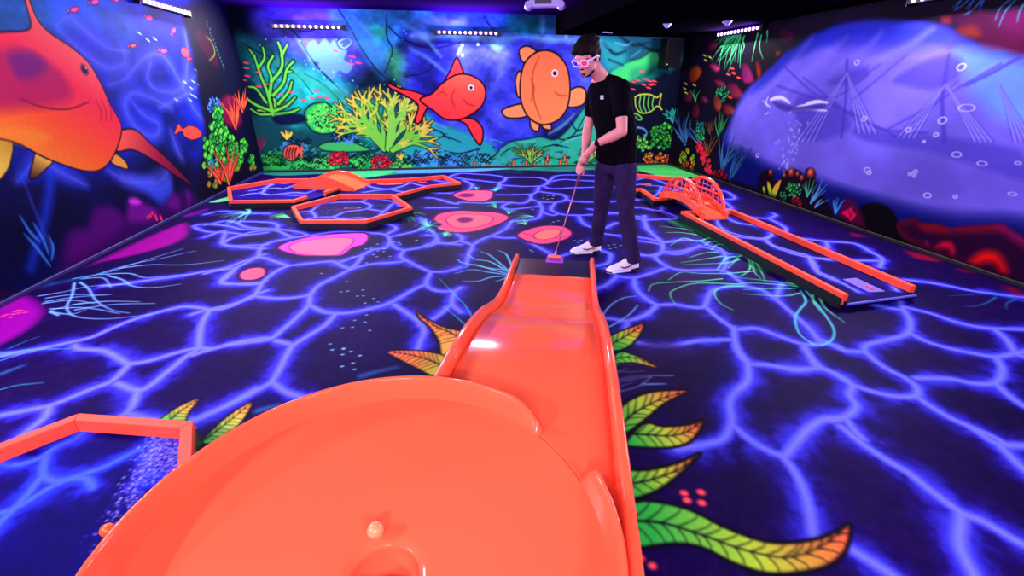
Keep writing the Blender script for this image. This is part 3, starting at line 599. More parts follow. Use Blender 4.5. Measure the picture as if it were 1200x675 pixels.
for x, y in S("215,590 290,585 305,580 350,580 365,570 380,585 425,560 420,580 470,575 485,560 490,585 168,582", *B):
    bw.line([(x, y+2), (x, y-4)], 3.6, 3, (4, 10, 20)); bw.line([(x, y+2), (x, y-4)], 2.6, 2, (255, 120, 60), soft=.4)
fan(bw, (622, 188), 26, 14, 20, 160, 2.0, (90, 210, 80), (150, 230, 90), (4, 30, 30), 5)
coral(bw, (622, 190), 24, 5, 30, 150, 2.2, (110, 215, 90), (200, 225, 90), depth=2)
coral(bw, (690, 188), 26, 5, 30, 150, 2.2, (110, 215, 90), (200, 225, 90), depth=2)
# right hand end of the back wall
bw.poly(S("600,120 720,110 820,130 900,160 900,600 700,600 740,400 680,330 620,260", *B), (16, 100, 110), soft=6, alpha=.9)
bw.poly(S("640,260 700,220 760,200 800,170 820,220 760,260 720,290 690,300", *B), (60, 214, 110), soft=1.6, line=(4, 20, 24), lw=1.2)
bw.poly(S("600,130 680,150 700,220 640,250 610,200", *B), (40, 180, 170), soft=5, alpha=.8)
for t in ("620,150 660,190 700,180", "680,130 730,160 780,150", "640,210 690,230", "700,300 760,270 820,230", "740,150 800,180 860,160"): bw.line(S(t, *B), .8, .5, (4, 20, 44), mid=4, soft=1.5)
for t in ("610,140 640,170", "660,150 700,160 720,150", "720,200 750,180"): bw.line(S(t, *B), .8, .5, (120, 220, 240), mid=3, soft=1.2, alpha=.7)
bw.poly(S("700,300 760,290 860,250 1000,200 1000,700 720,700 720,420", *B), (5, 8, 30), soft=3, alpha=.95)
bw.poly(S("0,230 60,215 90,200 80,250 40,270 0,270", *Cc), (30, 150, 110), soft=3, alpha=.7)
dash(bw, S("20,265 5,270 35,235 48,262 60,268 72,278 40,280 56,290 62,280 75,268 5,295", *Cc), (255, 70, 90), L=6, a=14, w=2.4)
coral(bw, (788, 142), 20, 5, 40, 150, 2.4, (20, 140, 120), (40, 170, 130), depth=2, out=(4, 20, 40))
bush(bw, (776, 160), 14, 90, (90, 225, 70), (40, 170, 60), dr=(1.2, 2.4), asp=1.1)
bush(bw, (768, 186), 14, 40, (255, 120, 60), (240, 170, 70), out=(60, 10, 10), dr=(1.2, 2.3), asp=.55)
bush(bw, (790, 186), 10, 30, (170, 180, 40), (220, 60, 40), out=(30, 20, 10), dr=(1.4, 3), asp=.7)
bush(bw, (754, 170), 9, 24, (120, 220, 80), (90, 200, 90), dr=(1.4, 2.4), asp=1.5)
bw.line(S("20,420 40,425 50,440 40,460", *Cc), 2, 1, (100, 170, 240))
for t in ("12,320 30,312 60,312 84,322 98,310 92,345 100,362 84,350 60,370 30,372 14,350 12,320", "30,316 26,345 34,370", "44,314 40,345 48,370", "58,316 54,345 60,368", "72,322 68,345 74,362", "10,375 24,380 34,392 24,396 14,386"):
    bw.line(S(t, *Cc), 1.5, 1.2, (220, 226, 60) if len(t) > 40 else (110, 220, 80), soft=.5)
fan(bw, (800, 168), 34, 12, 60, 120, 2, (60, 120, 220), (110, 170, 240), seed=8)
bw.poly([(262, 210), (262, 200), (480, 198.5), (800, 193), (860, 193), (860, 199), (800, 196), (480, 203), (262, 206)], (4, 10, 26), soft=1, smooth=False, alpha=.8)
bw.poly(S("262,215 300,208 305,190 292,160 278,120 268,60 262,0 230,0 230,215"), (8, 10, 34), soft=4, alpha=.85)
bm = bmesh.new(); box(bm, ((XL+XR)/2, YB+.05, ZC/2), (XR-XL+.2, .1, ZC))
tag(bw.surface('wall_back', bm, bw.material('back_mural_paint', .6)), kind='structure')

# ---------------------------------------------- left wall
lw = Canvas((XL, YF, 0), (0, 1, 0), (0, 0, 1), YB-YF, ZC, 190, (16, 30, 150))
lw.poly(S("-400,-200 100,-40 60,40 -100,60 -400,100"), (10, 90, 160), soft=20)
lw.poly(S("60,-20 140,0 160,60 100,30 60,20"), (20, 80, 200), soft=14)
lw.poly(S("-400,190 80,210 180,180 280,220 250,280 100,340 -20,460 -400,700"), (6, 8, 60), soft=16)
tint(lw, 21, (7, 22), .5); tint(lw, 22, (26, 80), .2, 3)
SM = (0, 0, 3.0)
for t, w in (("210,110 300,190 380,240 440,220 430,170", 30), ("200,90 240,60 300,110 380,170 450,180", 22), ("380,300 440,280 500,210 560,190 600,230 640,290 700,260", 26), ("530,220 520,280 560,320 640,310 660,200 650,110", 26), ("450,340 500,400 560,440 540,480 480,450 440,380 460,330 520,340 600,380", 28), ("640,300 680,380 720,430", 20), ("600,460 620,520 640,560", 22), ("560,380 640,340 700,300", 16), ("60,640 140,560 200,600 300,650", 30), ("430,620 520,650 570,630 590,600", 40), ("380,600 450,640 540,640", 26)):
    lw.line(S(t, *SM), w*.2, w*.3, (84, 98, 246), mid=w*1.05, soft=6, alpha=.55)
    lw.line(S(t, *SM), 1, 1, (140, 150, 255), mid=2.4, soft=2.2, alpha=.35)
L2 = (0, 180, 2.813)
lw.poly(S("430,80 520,100 560,80 570,140 540,180 470,110", *L2), (60, 90, 240), soft=6, alpha=.7)
lw.line(S("70,80 160,60 150,200 100,380", *L2), 4, 6, (30, 70, 230), mid=12, soft=7, alpha=.8)
lw.line(S("70,70 120,200 170,320", *L2), 2, 2, (60, 90, 200), mid=3, soft=2, alpha=.6)
for t in ("65,205 100,260 130,290", "80,265 120,310 165,370", "160,270 175,310 170,350", "110,230 140,280 160,330"): lw.line(S(t, *L2), .6, 1.5, (60, 150, 255), mid=5, soft=1.2)
# purple boulders at the foot of the wall
LM = (40, 200, 5.0)
lw.poly(S("120,640 180,400 240,340 320,330 350,240 440,210 520,260 560,230 700,230 820,140 900,110 960,150 1000,190 400,500 150,640", *LM), (54, 4, 84), soft=7, alpha=.9)
lw.poly(S("200,400 240,350 320,340 350,240 430,215 500,250 520,330 400,420 300,500 200,520", *LM), (84, 6, 110), soft=7, alpha=.85)
lw.poly(S("555,170 590,160 640,185 720,230 700,290 560,300 545,230", *LM), (120, 14, 140), soft=5, alpha=.85)
lw.poly(S("556,172 590,162 625,185 600,200 565,195", *LM), (225, 60, 225), soft=2.5, alpha=.9)
lw.poly(S("780,210 820,140 850,170 850,230", *LM), (120, 10, 130), soft=4, alpha=.7)
lw.poly(S("890,130 905,120 920,160 900,200", *LM), (110, 10, 130), soft=3, alpha=.7)
for x, y in S("680,265 692,250 712,268 718,285 740,272 665,275 745,285", *LM): lw.dot((x, y), 2, (255, 60, 90), asp=.9)
lw.poly(S("-120,420 40,455 150,480 100,560 -120,520", *L2), (40, 4, 60), soft=4)
# yellow and orange stand-in shark: plain, side on, closed mouth
SHO = (10, 4, 30)
for t, c, c2 in (("-30,160 12,164 13,188 6,204 -6,212 -40,204", (200, 150, 40), (236, 200, 70)), ("44,176 62,188 52,200 40,210 34,208 38,192", (240, 190, 70), (60, 30, 20)), ("134,180 146,188 150,198 140,196 130,190", (235, 160, 60), (40, 20, 20))):
    lw.poly(S(t), c, soft=.5, line=SHO, lw=1.6, col2=c2, axis=((40, 180), (36, 210)))
lw.poly(S("132,168 140,154 158,152 176,168 200,190 226,218 206,206 180,188 156,176 138,178"), (255, 96, 70), soft=.5, line=SHO, lw=1.8, col2=[(150, 20, 60), (70, 10, 50)], axis=((140, 160), (225, 215)))
lw.poly(S("-160,60 -60,44 0,38 30,36 36,28 32,12 28,-4 20,-40 30,-20 36,4 46,26 60,40 84,56 104,74 118,98 130,124 142,146 140,166 130,188 116,200 96,200 70,192 46,182 20,168 -10,162 -60,160 -160,170"), (255, 110, 90), soft=.6, line=SHO, lw=2, col2=[(244, 40, 70), (250, 90, 40), (250, 150, 40)], axis=((70, 30), (50, 205)))
lw.poly(S("-120,70 0,56 40,66 70,84 84,112 60,124 20,128 -20,132 -120,140"), (160, 6, 90), soft=8, alpha=.75)
lw.poly(S("10,64 36,60 56,76 40,92 20,90"), (80, 6, 120), soft=5, alpha=.6)
lw.poly(S("-100,150 -20,150 30,150 60,160 40,172 -20,160 -100,166"), (250, 150, 40), soft=5, alpha=.6)
lw.line(S("24,116 50,126 80,128 104,120"), .8, .8, (90, 0, 50), mid=2.2, soft=.8)
for x in (114, 120, 126): lw.line([(x-1, 118), (x+4, 130), (x+4, 142)], .6, .4, (150, 20, 40), mid=1.3)
lw.dot((99, 82), 5.4, (60, 10, 90), soft=1.5); lw.dot((99, 82), 3.6, (8, 4, 24)); lw.dot((100.5, 80), 1.3, (240, 230, 240))
# little fish and flecks
for x, y, L, a, c in ((86, 12, 14, 170, (255, 70, 170)), (110, 3, 13, 170, (255, 80, 190)), (136, 1, 9, 170, (240, 80, 220)), (174, 21, 11, -160, (255, 60, 130)), (155, 54, 10, 175, (255, 100, 130)), (191, 60, 11, 190, (255, 80, 150)), (203, 37, 9, 120, (250, 70, 170)), (218, 63, 17, 60, (255, 70, 90)), (233, 43, 14, 80, (255, 70, 50)), (240, 89, 15, -70, (255, 70, 60)), (222, 155, 30, 195, (255, 80, 60))):
    littlefish(lw, x, y, L, a, c)
dash(lw, S("490,118 520,142 545,138 650,290 675,335 668,352 685,340 680,288 722,312 718,382 690,248 745,290 745,308 755,308 620,352 672,310 675,140 752,252 700,300", *SM), (180, 250, 120), L=5, a=35, w=2.2)
# reef in the far corner
lw.poly(S("226,0 330,0 330,240 240,246 236,210 250,170 246,120 238,70"), (8, 10, 34), soft=7, alpha=.95)
lw.poly(S("640,40 700,60 760,200 800,380 860,560 860,660 700,680 720,480 700,330 680,200", *SM), (12, 6, 34), soft=5, alpha=.95)
lw.poly(S("690,110 730,120 760,180 770,240 740,220 700,160", *SM), (60, 6, 40), soft=4, alpha=.9)
lw.line(S("725,130 745,150 755,190 735,215", *SM), .8, .6, (110, 180, 60), mid=3)
for k in range(14): r = random.Random(k); lw.dot((242+k*1.6+r.uniform(-1, 1), 26+k*4.2), 1, (60, 200, 180), alpha=.8)
bush(lw, (251, 124), 9, 60, (60, 130, 230), (100, 170, 250), out=(6, 20, 80), dr=(1, 2.2), asp=1)
lw.poly(S("780,350 820,340 850,420 830,450 790,430", *SM), (120, 6, 60), soft=3, alpha=.9)
for c, rr, n in (((256, 140), 8, 40), ((272, 184), 9, 40), ((266, 200), 9, 34), ((251, 158), 9, 40), ((245, 178), 10, 40), ((262, 160), 7, 26), ((258, 182), 8, 30), ((272, 168), 6, 22), ((280, 188), 7, 26), ((286, 172), 5, 18), ((250, 205), 9, 26), ((296, 190), 5, 12)):
    rnd = random.Random(n+int(c[0]))
    for k in range(n):
        x = c[0]+rnd.uniform(-1, 1)*rr*.6; y = c[1]+rnd.uniform(-1, 1)*rr*1.6
        col = rnd.choice([(60, 220, 60), (90, 230, 60), (30, 160, 60)]) if y < 195 else rnd.choice([(200, 160, 50), (150, 130, 40), (110, 160, 40)])
        q = rnd.uniform(1.8, 3.0); lw.poly([(x-q, y), (x, y-q*1.7), (x+q, y), (x, y+q*1.7)], col, soft=.4, line=(6, 20, 24), lw=.9, n=3)
for c, L, n, a0, a1 in (((268, 215), 44, 8, 75, 108), ((258, 214), 26, 6, 70, 130), ((276, 150), 40, 7, 80, 120), ((284, 130), 26, 5, 70, 120)):
    fan(lw, c, L, n+5, a0-6, a1+6, 4.5, (255, 84, 56), (255, 110, 70), (40, 4, 20), 3)
fan(lw, (248, 190), 10, 6, 0, 360, 1.4, (60, 140, 240), seed=6)
bm = bmesh.new(); box(bm, (XL-.05, (YF+YB)/2, ZC/2), (.1, YB-YF, ZC))
tag(lw.surface('wall_left', bm, lw.material('left_mural_paint', .6)), kind='structure')

# ---------------------------------------------- right wall
rw = Canvas((XR, YB, 0), (0, -1, 0), (0, 0, 1), YB-YF, ZC, 200, (14, 6, 26))
tint(rw, 31, (6, 20), .5)
# rocks of the cave mouth
CM2 = (740, 0, 5.0); CN = (740, 0, 2.813)
rnd = random.Random(4)
dk = lambda c, k: tuple(v*k for v in c)
for t, c, c2 in (("440,300 460,250 490,240 500,270 470,300", (70, 4, 60), (170, 30, 90)), ("335,440 350,400 390,385 415,420 400,450 380,480 345,490", (150, 30, 20), (220, 90, 40)), ("450,385 480,370 520,400 500,425 470,410", (150, 20, 80), (230, 70, 130)), ("640,380 670,370 700,410 720,470 690,495 650,480", (90, 6, 70), (190, 40, 130)),
              ("560,490 610,490 650,540 660,565 600,580 560,540", (90, 8, 60), (190, 50, 90)), ("480,560 510,565 530,610 510,660 480,620", (120, 24, 30), (190, 90, 50)), ("540,610 590,620 605,660 570,680 540,660", (130, 20, 40), (210, 80, 80)), ("400,570 430,560 450,590 430,610", (110, 10, 70), (200, 60, 140)), ("725,365 745,360 762,420 745,460 730,430", (150, 20, 20), (220, 60, 30)),
              ("840,300 860,295 875,310 855,335 842,325", (190, 50, 20), (240, 90, 40)), ("300,540 330,530 360,560 340,600 310,590", (80, 8, 60), (170, 50, 80)), ("180,560 230,555 240,590 190,600", (110, 20, 30), (230, 80, 60)), ("850,170 900,160 960,200 930,250 870,260", (40, 4, 40), (90, 6, 70)), ("480,460 540,480 550,510 500,505", (110, 8, 60), (210, 50, 100)), ("350,640 380,600 400,640 390,690 360,690", (70, 6, 50), (150, 30, 70))):
    rw.poly(S(t, *CM2), dk(c, .55), soft=2.0, line=(6, 0, 12), lw=1.5, col2=dk(c2, .72), axis=(S(t, *CM2)[0], S(t, *CM2)[2]))
for t, c, c2 in (("1110,20 1140,10 1200,30 1260,60 1200,66 1160,60", (60, 4, 60), (130, 10, 90)), ("1120,35 1140,30 1150,42 1130,44", (110, 20, 30), (230, 70, 60)), ("1103,20 1112,20 1113,28 1104,28", (180, 30, 60), (220, 60, 90)), ("1160,20 1200,10 1240,20 1240,50 1190,40", (90, 6, 80), (140, 10, 110))):
    rw.poly(S(t), dk(c, .5), soft=3, col2=dk(c2, .6), axis=((1110, 20), (1190, 50)))
# the opening with the wreck
op = "871,113 873,108 884,98 898,88 906,78 914,68 922,60 932,58 942,50 952,42 966,36 982,30 1000,27 1030,25 1060,25 1085,27 1100,32 1115,37 1122,44 1137,47 1146,54 1155,60 1164,62 1172,60 1184,64 1198,67 1240,72 1420,120 1420,330 1260,300 1215,278 1200,272 1180,264 1160,262 1145,266 1130,266 1115,270 1100,262 1082,256 1070,258 1056,262 1040,250 1000,240 960,225 930,215 905,225 880,210 862,200 850,180 846,160 855,145 862,132"
rw.poly(S(op), (16, 24, 130), soft=2.0, n=3)
rw.poly(S("876,108 930,66 1000,34 1080,36 1140,60 1200,78 1420,140 1420,290 1200,258 1120,258 1060,242 1000,226 930,208 880,196 854,172 858,140"), (114, 104, 226), soft=9)
rw.poly(S("960,48 1000,34 1090,36 1120,50 1060,60 1000,58"), (40, 50, 190), soft=7, alpha=.7)
rw.poly(S("1120,60 1160,62 1200,72 1420,130 1420,200 1200,150 1150,120 1130,90"), (100, 160, 230), soft=9, alpha=.8)
rw.poly(S("870,180 900,196 930,212 1000,236 1040,256 1000,262 930,240 870,214 846,196"), (14, 18, 120), soft=10, alpha=.95)
rw.poly(S("842,176 866,176 900,196 940,204 1000,228 1056,244 1100,250 1200,262 1200,290 1100,280 1056,262 1000,246 940,232 880,216 846,200"), (8, 12, 96), soft=9, alpha=.9)
rw.poly(S("905,78 950,44 1000,28 1060,28 1110,36 1090,46 1000,46 940,66 910,90 880,110"), (30, 40, 180), soft=6, alpha=.75)
rw.poly(S("1000,200 1100,190 1180,200 1300,230 1200,240 1060,224"), (104, 84, 206), soft=12, alpha=.6)
msk = rw.img.copy(); n = fbm((rw.h, rw.w), (4, 15), 44, 4)[..., None]-.5
rw.img = np.clip(rw.img*(1+n*.5), 0, 255)
W5 = (850, 0, 1.986)
for t in ("60,250 150,150 200,90", "120,230 200,160 280,90", "250,160 330,110 360,80", "330,150 420,110 480,70", "560,200 620,160 694,140"): rw.line(S(t, *W5), 1, 2, (160, 160, 250), mid=9, soft=6, alpha=.4)
MC = (66, 56, 176)
for t, w in (("283,140 280,230 270,320", 3), ("360,150 240,230 130,150", 1.2), ("120,200 260,250 400,320", 1.6), ("420,130 300,230", 1.6), ("520,130 505,230 510,330", 4), ("420,300 520,220 640,150", 2.4), ("380,300 470,250 540,190", 1.8), ("560,200 620,170 694,130", 4), ("180,180 330,300", 1), ("290,260 360,300 470,310", 2)):
    rw.line(S(t, *W5), w, w*1.2, MC, soft=1.4, alpha=.8)
for t in ("240,190 280,170 330,155 330,180 290,200 250,200", "390,190 430,160 500,130 550,140 540,180 480,210 420,200", "160,240 190,220 260,240 290,300 200,330 170,290", "300,300 400,310 520,320 650,340 694,360 694,420 500,360 330,330"):
    rw.poly(S(t, *W5), MC, soft=3.4, alpha=.62)
for a, b in (((283, 170), (185, 330)), ((283, 170), (330, 310)), ((510, 200), (420, 320)), ((515, 200), (600, 330)), ((640, 200), (694, 330))):
    for k in range(9):
        t = k/8; e = (a[0]+(b[0]-a[0])+(t-.5)*50, b[1]); rw.line(S("%g,%g %g,%g" % (a[0], a[1], *e), *W5), .8, 1.2, (190, 190, 255) if k % 2 else MC, soft=.8, alpha=.6, sm=False)
# diver and bubbles
for t, w in (("105,232 130,228 150,240", 3.2), ("112,228 125,226 140,232", 2), ("150,262 165,250 185,245 210,240 235,238", 2), ("190,240 215,236 238,240", 2.4), ("160,258 200,255 235,258", 2.4), ("100,225 95,240 105,250", 1.4), ("88,235 98,248", 1), ("100,262 92,268", 1)): rw.line(S(t, *W5), w*.9, w*.6, (235, 238, 255), mid=w*1.7, soft=.6)
rw.poly(S("110,236 150,246 190,248 230,244 225,254 170,262 130,256", *W5), (60, 50, 150), soft=1.2, alpha=.8)
for x, y, r, a in ((306, 146, 3, 1), (549, 157, 4.5, 1), (561, 252, 9, 1.9), (505, 281, 4.5, 1), (323, 277, 3, 1), (426, 303, 3.2, 1), (490, 314, 2.4, 1), (538, 360, 5, 1.4), (597, 381, 5, 1.7), (681, 380, 3, 1.6), (470, 455, 4, 1.2), (668, 452, 4, 1.8), (330, 396, 4, 1.2), (334, 402, 3, 1.2), (75, 362, 2.4, 1), (430, 405, 2, 1), (442, 400, 2.4, 1), (440, 410, 1.6, 1), (462, 330, 1.4, 1), (535, 458, 2, 1)):
    rw.dot(S("%g,%g" % (x, y), *W5)[0], r, (225, 225, 255), ring=1.2, asp=1.25*a, soft=.5)
for k in range(46): x = 150+rnd.gauss(0, 14)+(k-23)*.6; y = 400-k*2.6+rnd.uniform(-4, 4); rw.dot(S("%g,%g" % (x, y), *W5)[0], rnd.uniform(.5, 1.5), (200, 205, 255), ring=.6, soft=.4, alpha=.8)
# boulders on the right, low down
RB = (960, 180, 5.0); RC = (1020, 240, 5.19)
rw.poly(S("225,330 280,295 350,292 410,320 450,370 470,420 560,520 800,700 500,640 300,500 230,420", *RB), (6, 3, 14), soft=1.5)
rw.poly(S("120,330 150,275 185,265 220,300 255,380 270,450 180,430 130,400", *RB), (84, 4, 50), soft=3, alpha=.9)
rw.poly(S("450,420 520,385 570,380 600,410 690,418 770,440 860,428 960,424 1060,416 1110,440 1200,500 1400,640 1400,900 900,690 700,600 520,520", *RB), (34, 2, 40), soft=1.4, edge=(96, 4, 36), ew=14)
rw.poly(S("600,420 690,425 760,448 700,460 620,450", *RB), (150, 12, 26), soft=5, alpha=.8)
rw.poly(S("800,440 960,430 1050,425 1080,450 960,450 850,455", *RB), (140, 10, 40), soft=5, alpha=.7)
rw.poly(S("1050,430 1100,440 1200,500 1300,580 1200,540 1100,470", *RB), (140, 14, 110), soft=5, alpha=.7)
rw.poly(S("400,255 440,225 490,230 512,270 500,305 480,270 440,262", *RC), (210, 10, 50), soft=3, alpha=.95)
rw.poly(S("600,350 650,300 720,280 790,310 830,400 800,410 760,360 700,350 640,365", *RC), (235, 14, 20), soft=5)
rw.poly(S("330,225 345,220 350,245 335,245", *RC), (120, 6, 60), soft=2)
for x, y in S("145,348 165,340 185,328 190,345 205,360 185,385 170,365 195,372 160,355", *RB): rw.dot((x, y), 2.2, (235, 20, 80), soft=1)
# reef by the corner, weeds and corals
fan(rw, (868, 36), 48, 14, 225, 262, 1.5, (60, 220, 110), (40, 180, 90), seed=31); fan(rw, (858, 38), 30, 8, 210, 250, 1.5, (50, 200, 100), seed=32)
for t in ("600,210 540,270 510,400", "640,220 600,300 560,370", "660,215 640,300 635,400", "740,200 720,280 705,360", "760,210 750,280 770,345", "795,185 795,220 792,250", "620,220 590,290 580,370", "650,230 660,270 650,310", "560,225 540,270 520,275"): rw.line(S(t, *CM2), 2.2, .5, (70, 230, 120), soft=.5)
for x0 in (1125, 1140, 1152): fan(rw, (x0, 2), 16, 3, 215, 255, 1.3, (40, 90, 180), seed=x0)
for t in ("1190,0 1178,14 1170,32", "1184,0 1172,10 1166,24", "1200,4 1194,16 1192,26", "1150,0 1140,12 1130,18", "1135,0 1126,8 1118,12"): rw.line(S(t), 1.6, .5, (30, 130, 150))
dash(rw, S("428,327 460,337 435,355 318,492 312,520 320,545 368,500 262,522", *CM2), (190, 230, 70), L=4, a=30, w=2)
dash(rw, S("590,402 600,430 568,437 628,457 578,572", *CM2), (255, 70, 50), L=5, a=20, w=3)
bush(rw, (847, 110), 8, 40, (60, 220, 110), (40, 170, 90), out=(4, 20, 24), dr=(.8, 1.5), asp=1.1)
fan(rw, (815, 119), 14, 5, 60, 120, 1.4, (60, 200, 90), seed=9)
for c, L, n, a0, a1, c1, c2 in (((803, 170), 40, 12, 70, 125, (70, 140, 230), (120, 180, 245)), ((820, 172), 30, 9, 80, 130, (60, 130, 220), (110, 170, 240)), ((832, 157), 18, 6, 60, 120, (140, 80, 30), (180, 110, 40)), ((842, 160), 28, 8, 55, 100, (50, 210, 90), (90, 230, 90)), ((830, 182), 24, 9, 50, 120, (170, 90, 30), (200, 110, 50)), ((846, 205), 50, 12, 55, 100, (50, 140, 200), (90, 180, 230)), ((855, 212), 46, 10, 50, 80, (60, 150, 210), (40, 110, 190))):
    fan(rw, c, L, n, a0, a1, 2, c1, c2, (4, 4, 20), 12)
bush(rw, (820, 158), 5, 22, (40, 190, 90), (60, 210, 120), dr=(1.2, 2.4), asp=2); bush(rw, (820, 148), 4, 12, (30, 130, 140), (40, 150, 160), dr=(1.4, 2.4), asp=1.4)
for k in range(70): r = random.Random(k+50); t = r.random(); rw.dot((817+t*16+r.uniform(-3.5, 3.5), 168+t*34+r.uniform(-4, 4)), r.uniform(1.2, 2.6), r.choice([(255, 40, 60), (225, 30, 70)]), soft=.5)
bush(rw, (843, 205), 8, 34, (220, 24, 50), (180, 16, 60), out=(40, 0, 10), dr=(1.2, 2.2), asp=1)
bush(rw, (806, 186), 9, 26, (190, 170, 40), (120, 190, 50), out=(20, 10, 10), dr=(1.6, 3), asp=1.2); bush(rw, (806, 196), 8, 18, (220, 60, 30), (235, 110, 50), out=(30, 0, 10), dr=(1.2, 2.2), asp=.7)
# planted mound at the foot of the opening
PM = (860, 190, 6.667)
rw.poly(S("200,290 190,130 230,75 280,58 315,90 310,140 350,150 380,95 420,60 460,52 520,75 550,110 560,60 600,45 640,80 640,160 720,300 760,420 400,360", *PM), (18, 4, 22), soft=1.2)
for x, y, r in ((288, 82, 3), (395, 105, 2.6), (448, 80, 5), (498, 95, 2.6), (530, 125, 3), (600, 85, 6)): rw.dot(S("%g,%g" % (x, y), *PM)[0], r, (120, 40, 40), soft=1.4); rw.dot(S("%g,%g" % (x-4, y-8), *PM)[0], r*.5, (230, 110, 80), soft=1.2)
for t, c in (("235,250 225,210 235,190 248,240", (200, 230, 60)), ("275,240 262,190 265,150 290,190 295,250", (240, 170, 40)), ("300,290 300,220 330,170 368,140 345,220 315,295", (240, 160, 50)), ("290,280 270,240 285,230 300,250", (140, 210, 50))): rw.poly(S(t, *PM), c, soft=.5, col2=(150, 220, 50), axis=(S(t, *PM)[2], S(t, *PM)[0]))
bush(rw, (930, 222), 9, 46, (70, 235, 110), (40, 190, 90), out=(4, 20, 20), dr=(.9, 1.6), asp=1); bush(rw, (917, 230), 5, 12, (60, 220, 100), (40, 180, 90), out=(4, 20, 20), dr=(.9, 1.5), asp=1)
bush(rw, (934, 236), 7, 22, (235, 40, 50), (200, 20, 50), out=(30, 0, 10), dr=(1.1, 2.2), asp=.7)
fan(rw, (946, 230), 20, 7, 55, 120, 1.6, (70, 220, 120), (60, 180, 150), None, 14); fan(rw, (950, 238), 30, 8, 40, 75, 1.5, (70, 150, 220), (90, 170, 240), None, 15); fan(rw, (955, 243), 16, 5, 30, 60, 1.3, (80, 170, 230), None, None, 16); fan(rw, (979, 250), 18, 8, 50, 110, 1.3, (80, 180, 240), (60, 150, 220), None, 17)
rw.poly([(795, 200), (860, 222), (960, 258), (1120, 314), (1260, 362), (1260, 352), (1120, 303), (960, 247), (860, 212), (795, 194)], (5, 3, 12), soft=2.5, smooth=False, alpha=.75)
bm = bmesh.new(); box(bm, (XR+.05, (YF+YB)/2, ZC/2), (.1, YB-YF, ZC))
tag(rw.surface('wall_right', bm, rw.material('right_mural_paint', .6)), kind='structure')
# ---------------------------------------------- rest of the shell
def struct(name, bm, m, bevel=0): return tag(obj(name, bm, m, None, bevel=bevel), kind='structure')
bm = bmesh.new(); box(bm, ((XL+XR)/2, YF-.05, ZC/2), (XR-XL+.2, .1, ZC)); struct('wall_rear', bm, REARM)
bm = bmesh.new(); box(bm, ((XL+XS)/2, (YF+YB)/2, ZC+.05), (XS-XL+.1, YB-YF+.2, .1)); struct('ceiling', bm, CEILM)
bm = bmesh.new(); box(bm, ((XR+XS)/2+.05, (YF+YB)/2, (ZC+.1+ZLOW)/2), (XR-XS+.1, YB-YF+.2, ZC+.1-ZLOW)); struct('ceiling_lowered', bm, CEILL)
TRIM = mat('dark_violet_trim', (46, 36, 110), .4)
bm = bmesh.new(); box(bm, (XL+.011, (YF+YB)/2, .018), (.022, YB-YF-.01, .036)); struct('baseboard_left', bm, TRIM, .006)
bm = bmesh.new(); box(bm, (XR-.011, (YF+YB)/2, .02), (.022, YB-YF-.01, .04)); struct('baseboard_right', bm, BLACK, .006)
bm = bmesh.new(); box(bm, ((XL+XR)/2, YB-.011, .018), (XR-XL-.05, .022, .036)); struct('baseboard_back', bm, mat('dark_blue_trim', (8, 14, 34), .6), .006)
# ================================================================== COURSES
def rail_run(parent, P, w=.042, z0=.03, z1=.102, closed=False, m=None, skip=(), shadow_plinth=None):
    """one bar per straight stretch, mitred where two meet"""
    m = m or RAILM; P = [np.array(p[:2], float) for p in P]; n = len(P); segs = n if closed else n-1
    def off(i, sgn):
        def nrm(a, b):
            d = b-a; d = d/np.hypot(*d); return np.array((-d[1], d[0]))
        a = P[(i-1) % n] if (i > 0 or closed) else None; b = P[(i+1) % n] if (i < n-1 or closed) else None
        if a is None: q = nrm(P[i], b); return P[i]+q*sgn*w/2
        if b is None: q = nrm(a, P[i]); return P[i]+q*sgn*w/2
        q1, q2 = nrm(a, P[i]), nrm(P[i], b); q = q1+q2; q = q/np.hypot(*q); k = 1/max(.5, q@q1)
        return P[i]+q*sgn*w/2*k
    for i in range(segs):
        if i in skip: continue
        j = (i+1) % n; A, B_, C_, D = off(i, 1), off(j, 1), off(j, -1), off(i, -1)
        bm = bmesh.new(); prism(bm, [A, B_, C_, D], z0+.004, z1); obj('rail', bm, m, parent, bevel=.004)
        if shadow_plinth is not None:      # black board at the bar's outer foot; its black stands for shadow below
            mid = (P[i]+P[j])/2; sg = 1 if ((A+B_)/2-mid) @ (mid-shadow_plinth) > 0 else -1
            e, f_ = (A, B_) if sg > 0 else (D, C_); dd = (f_-e)/np.hypot(*(f_-e)); nn = ((e+f_)/2-mid); nn = nn/np.hypot(*nn)
            bm = bmesh.new(); prism(bm, [e, f_, f_+nn*.007, e+nn*.007], .001, z1-.034); obj('shadow_plinth', bm, BLACK, parent)
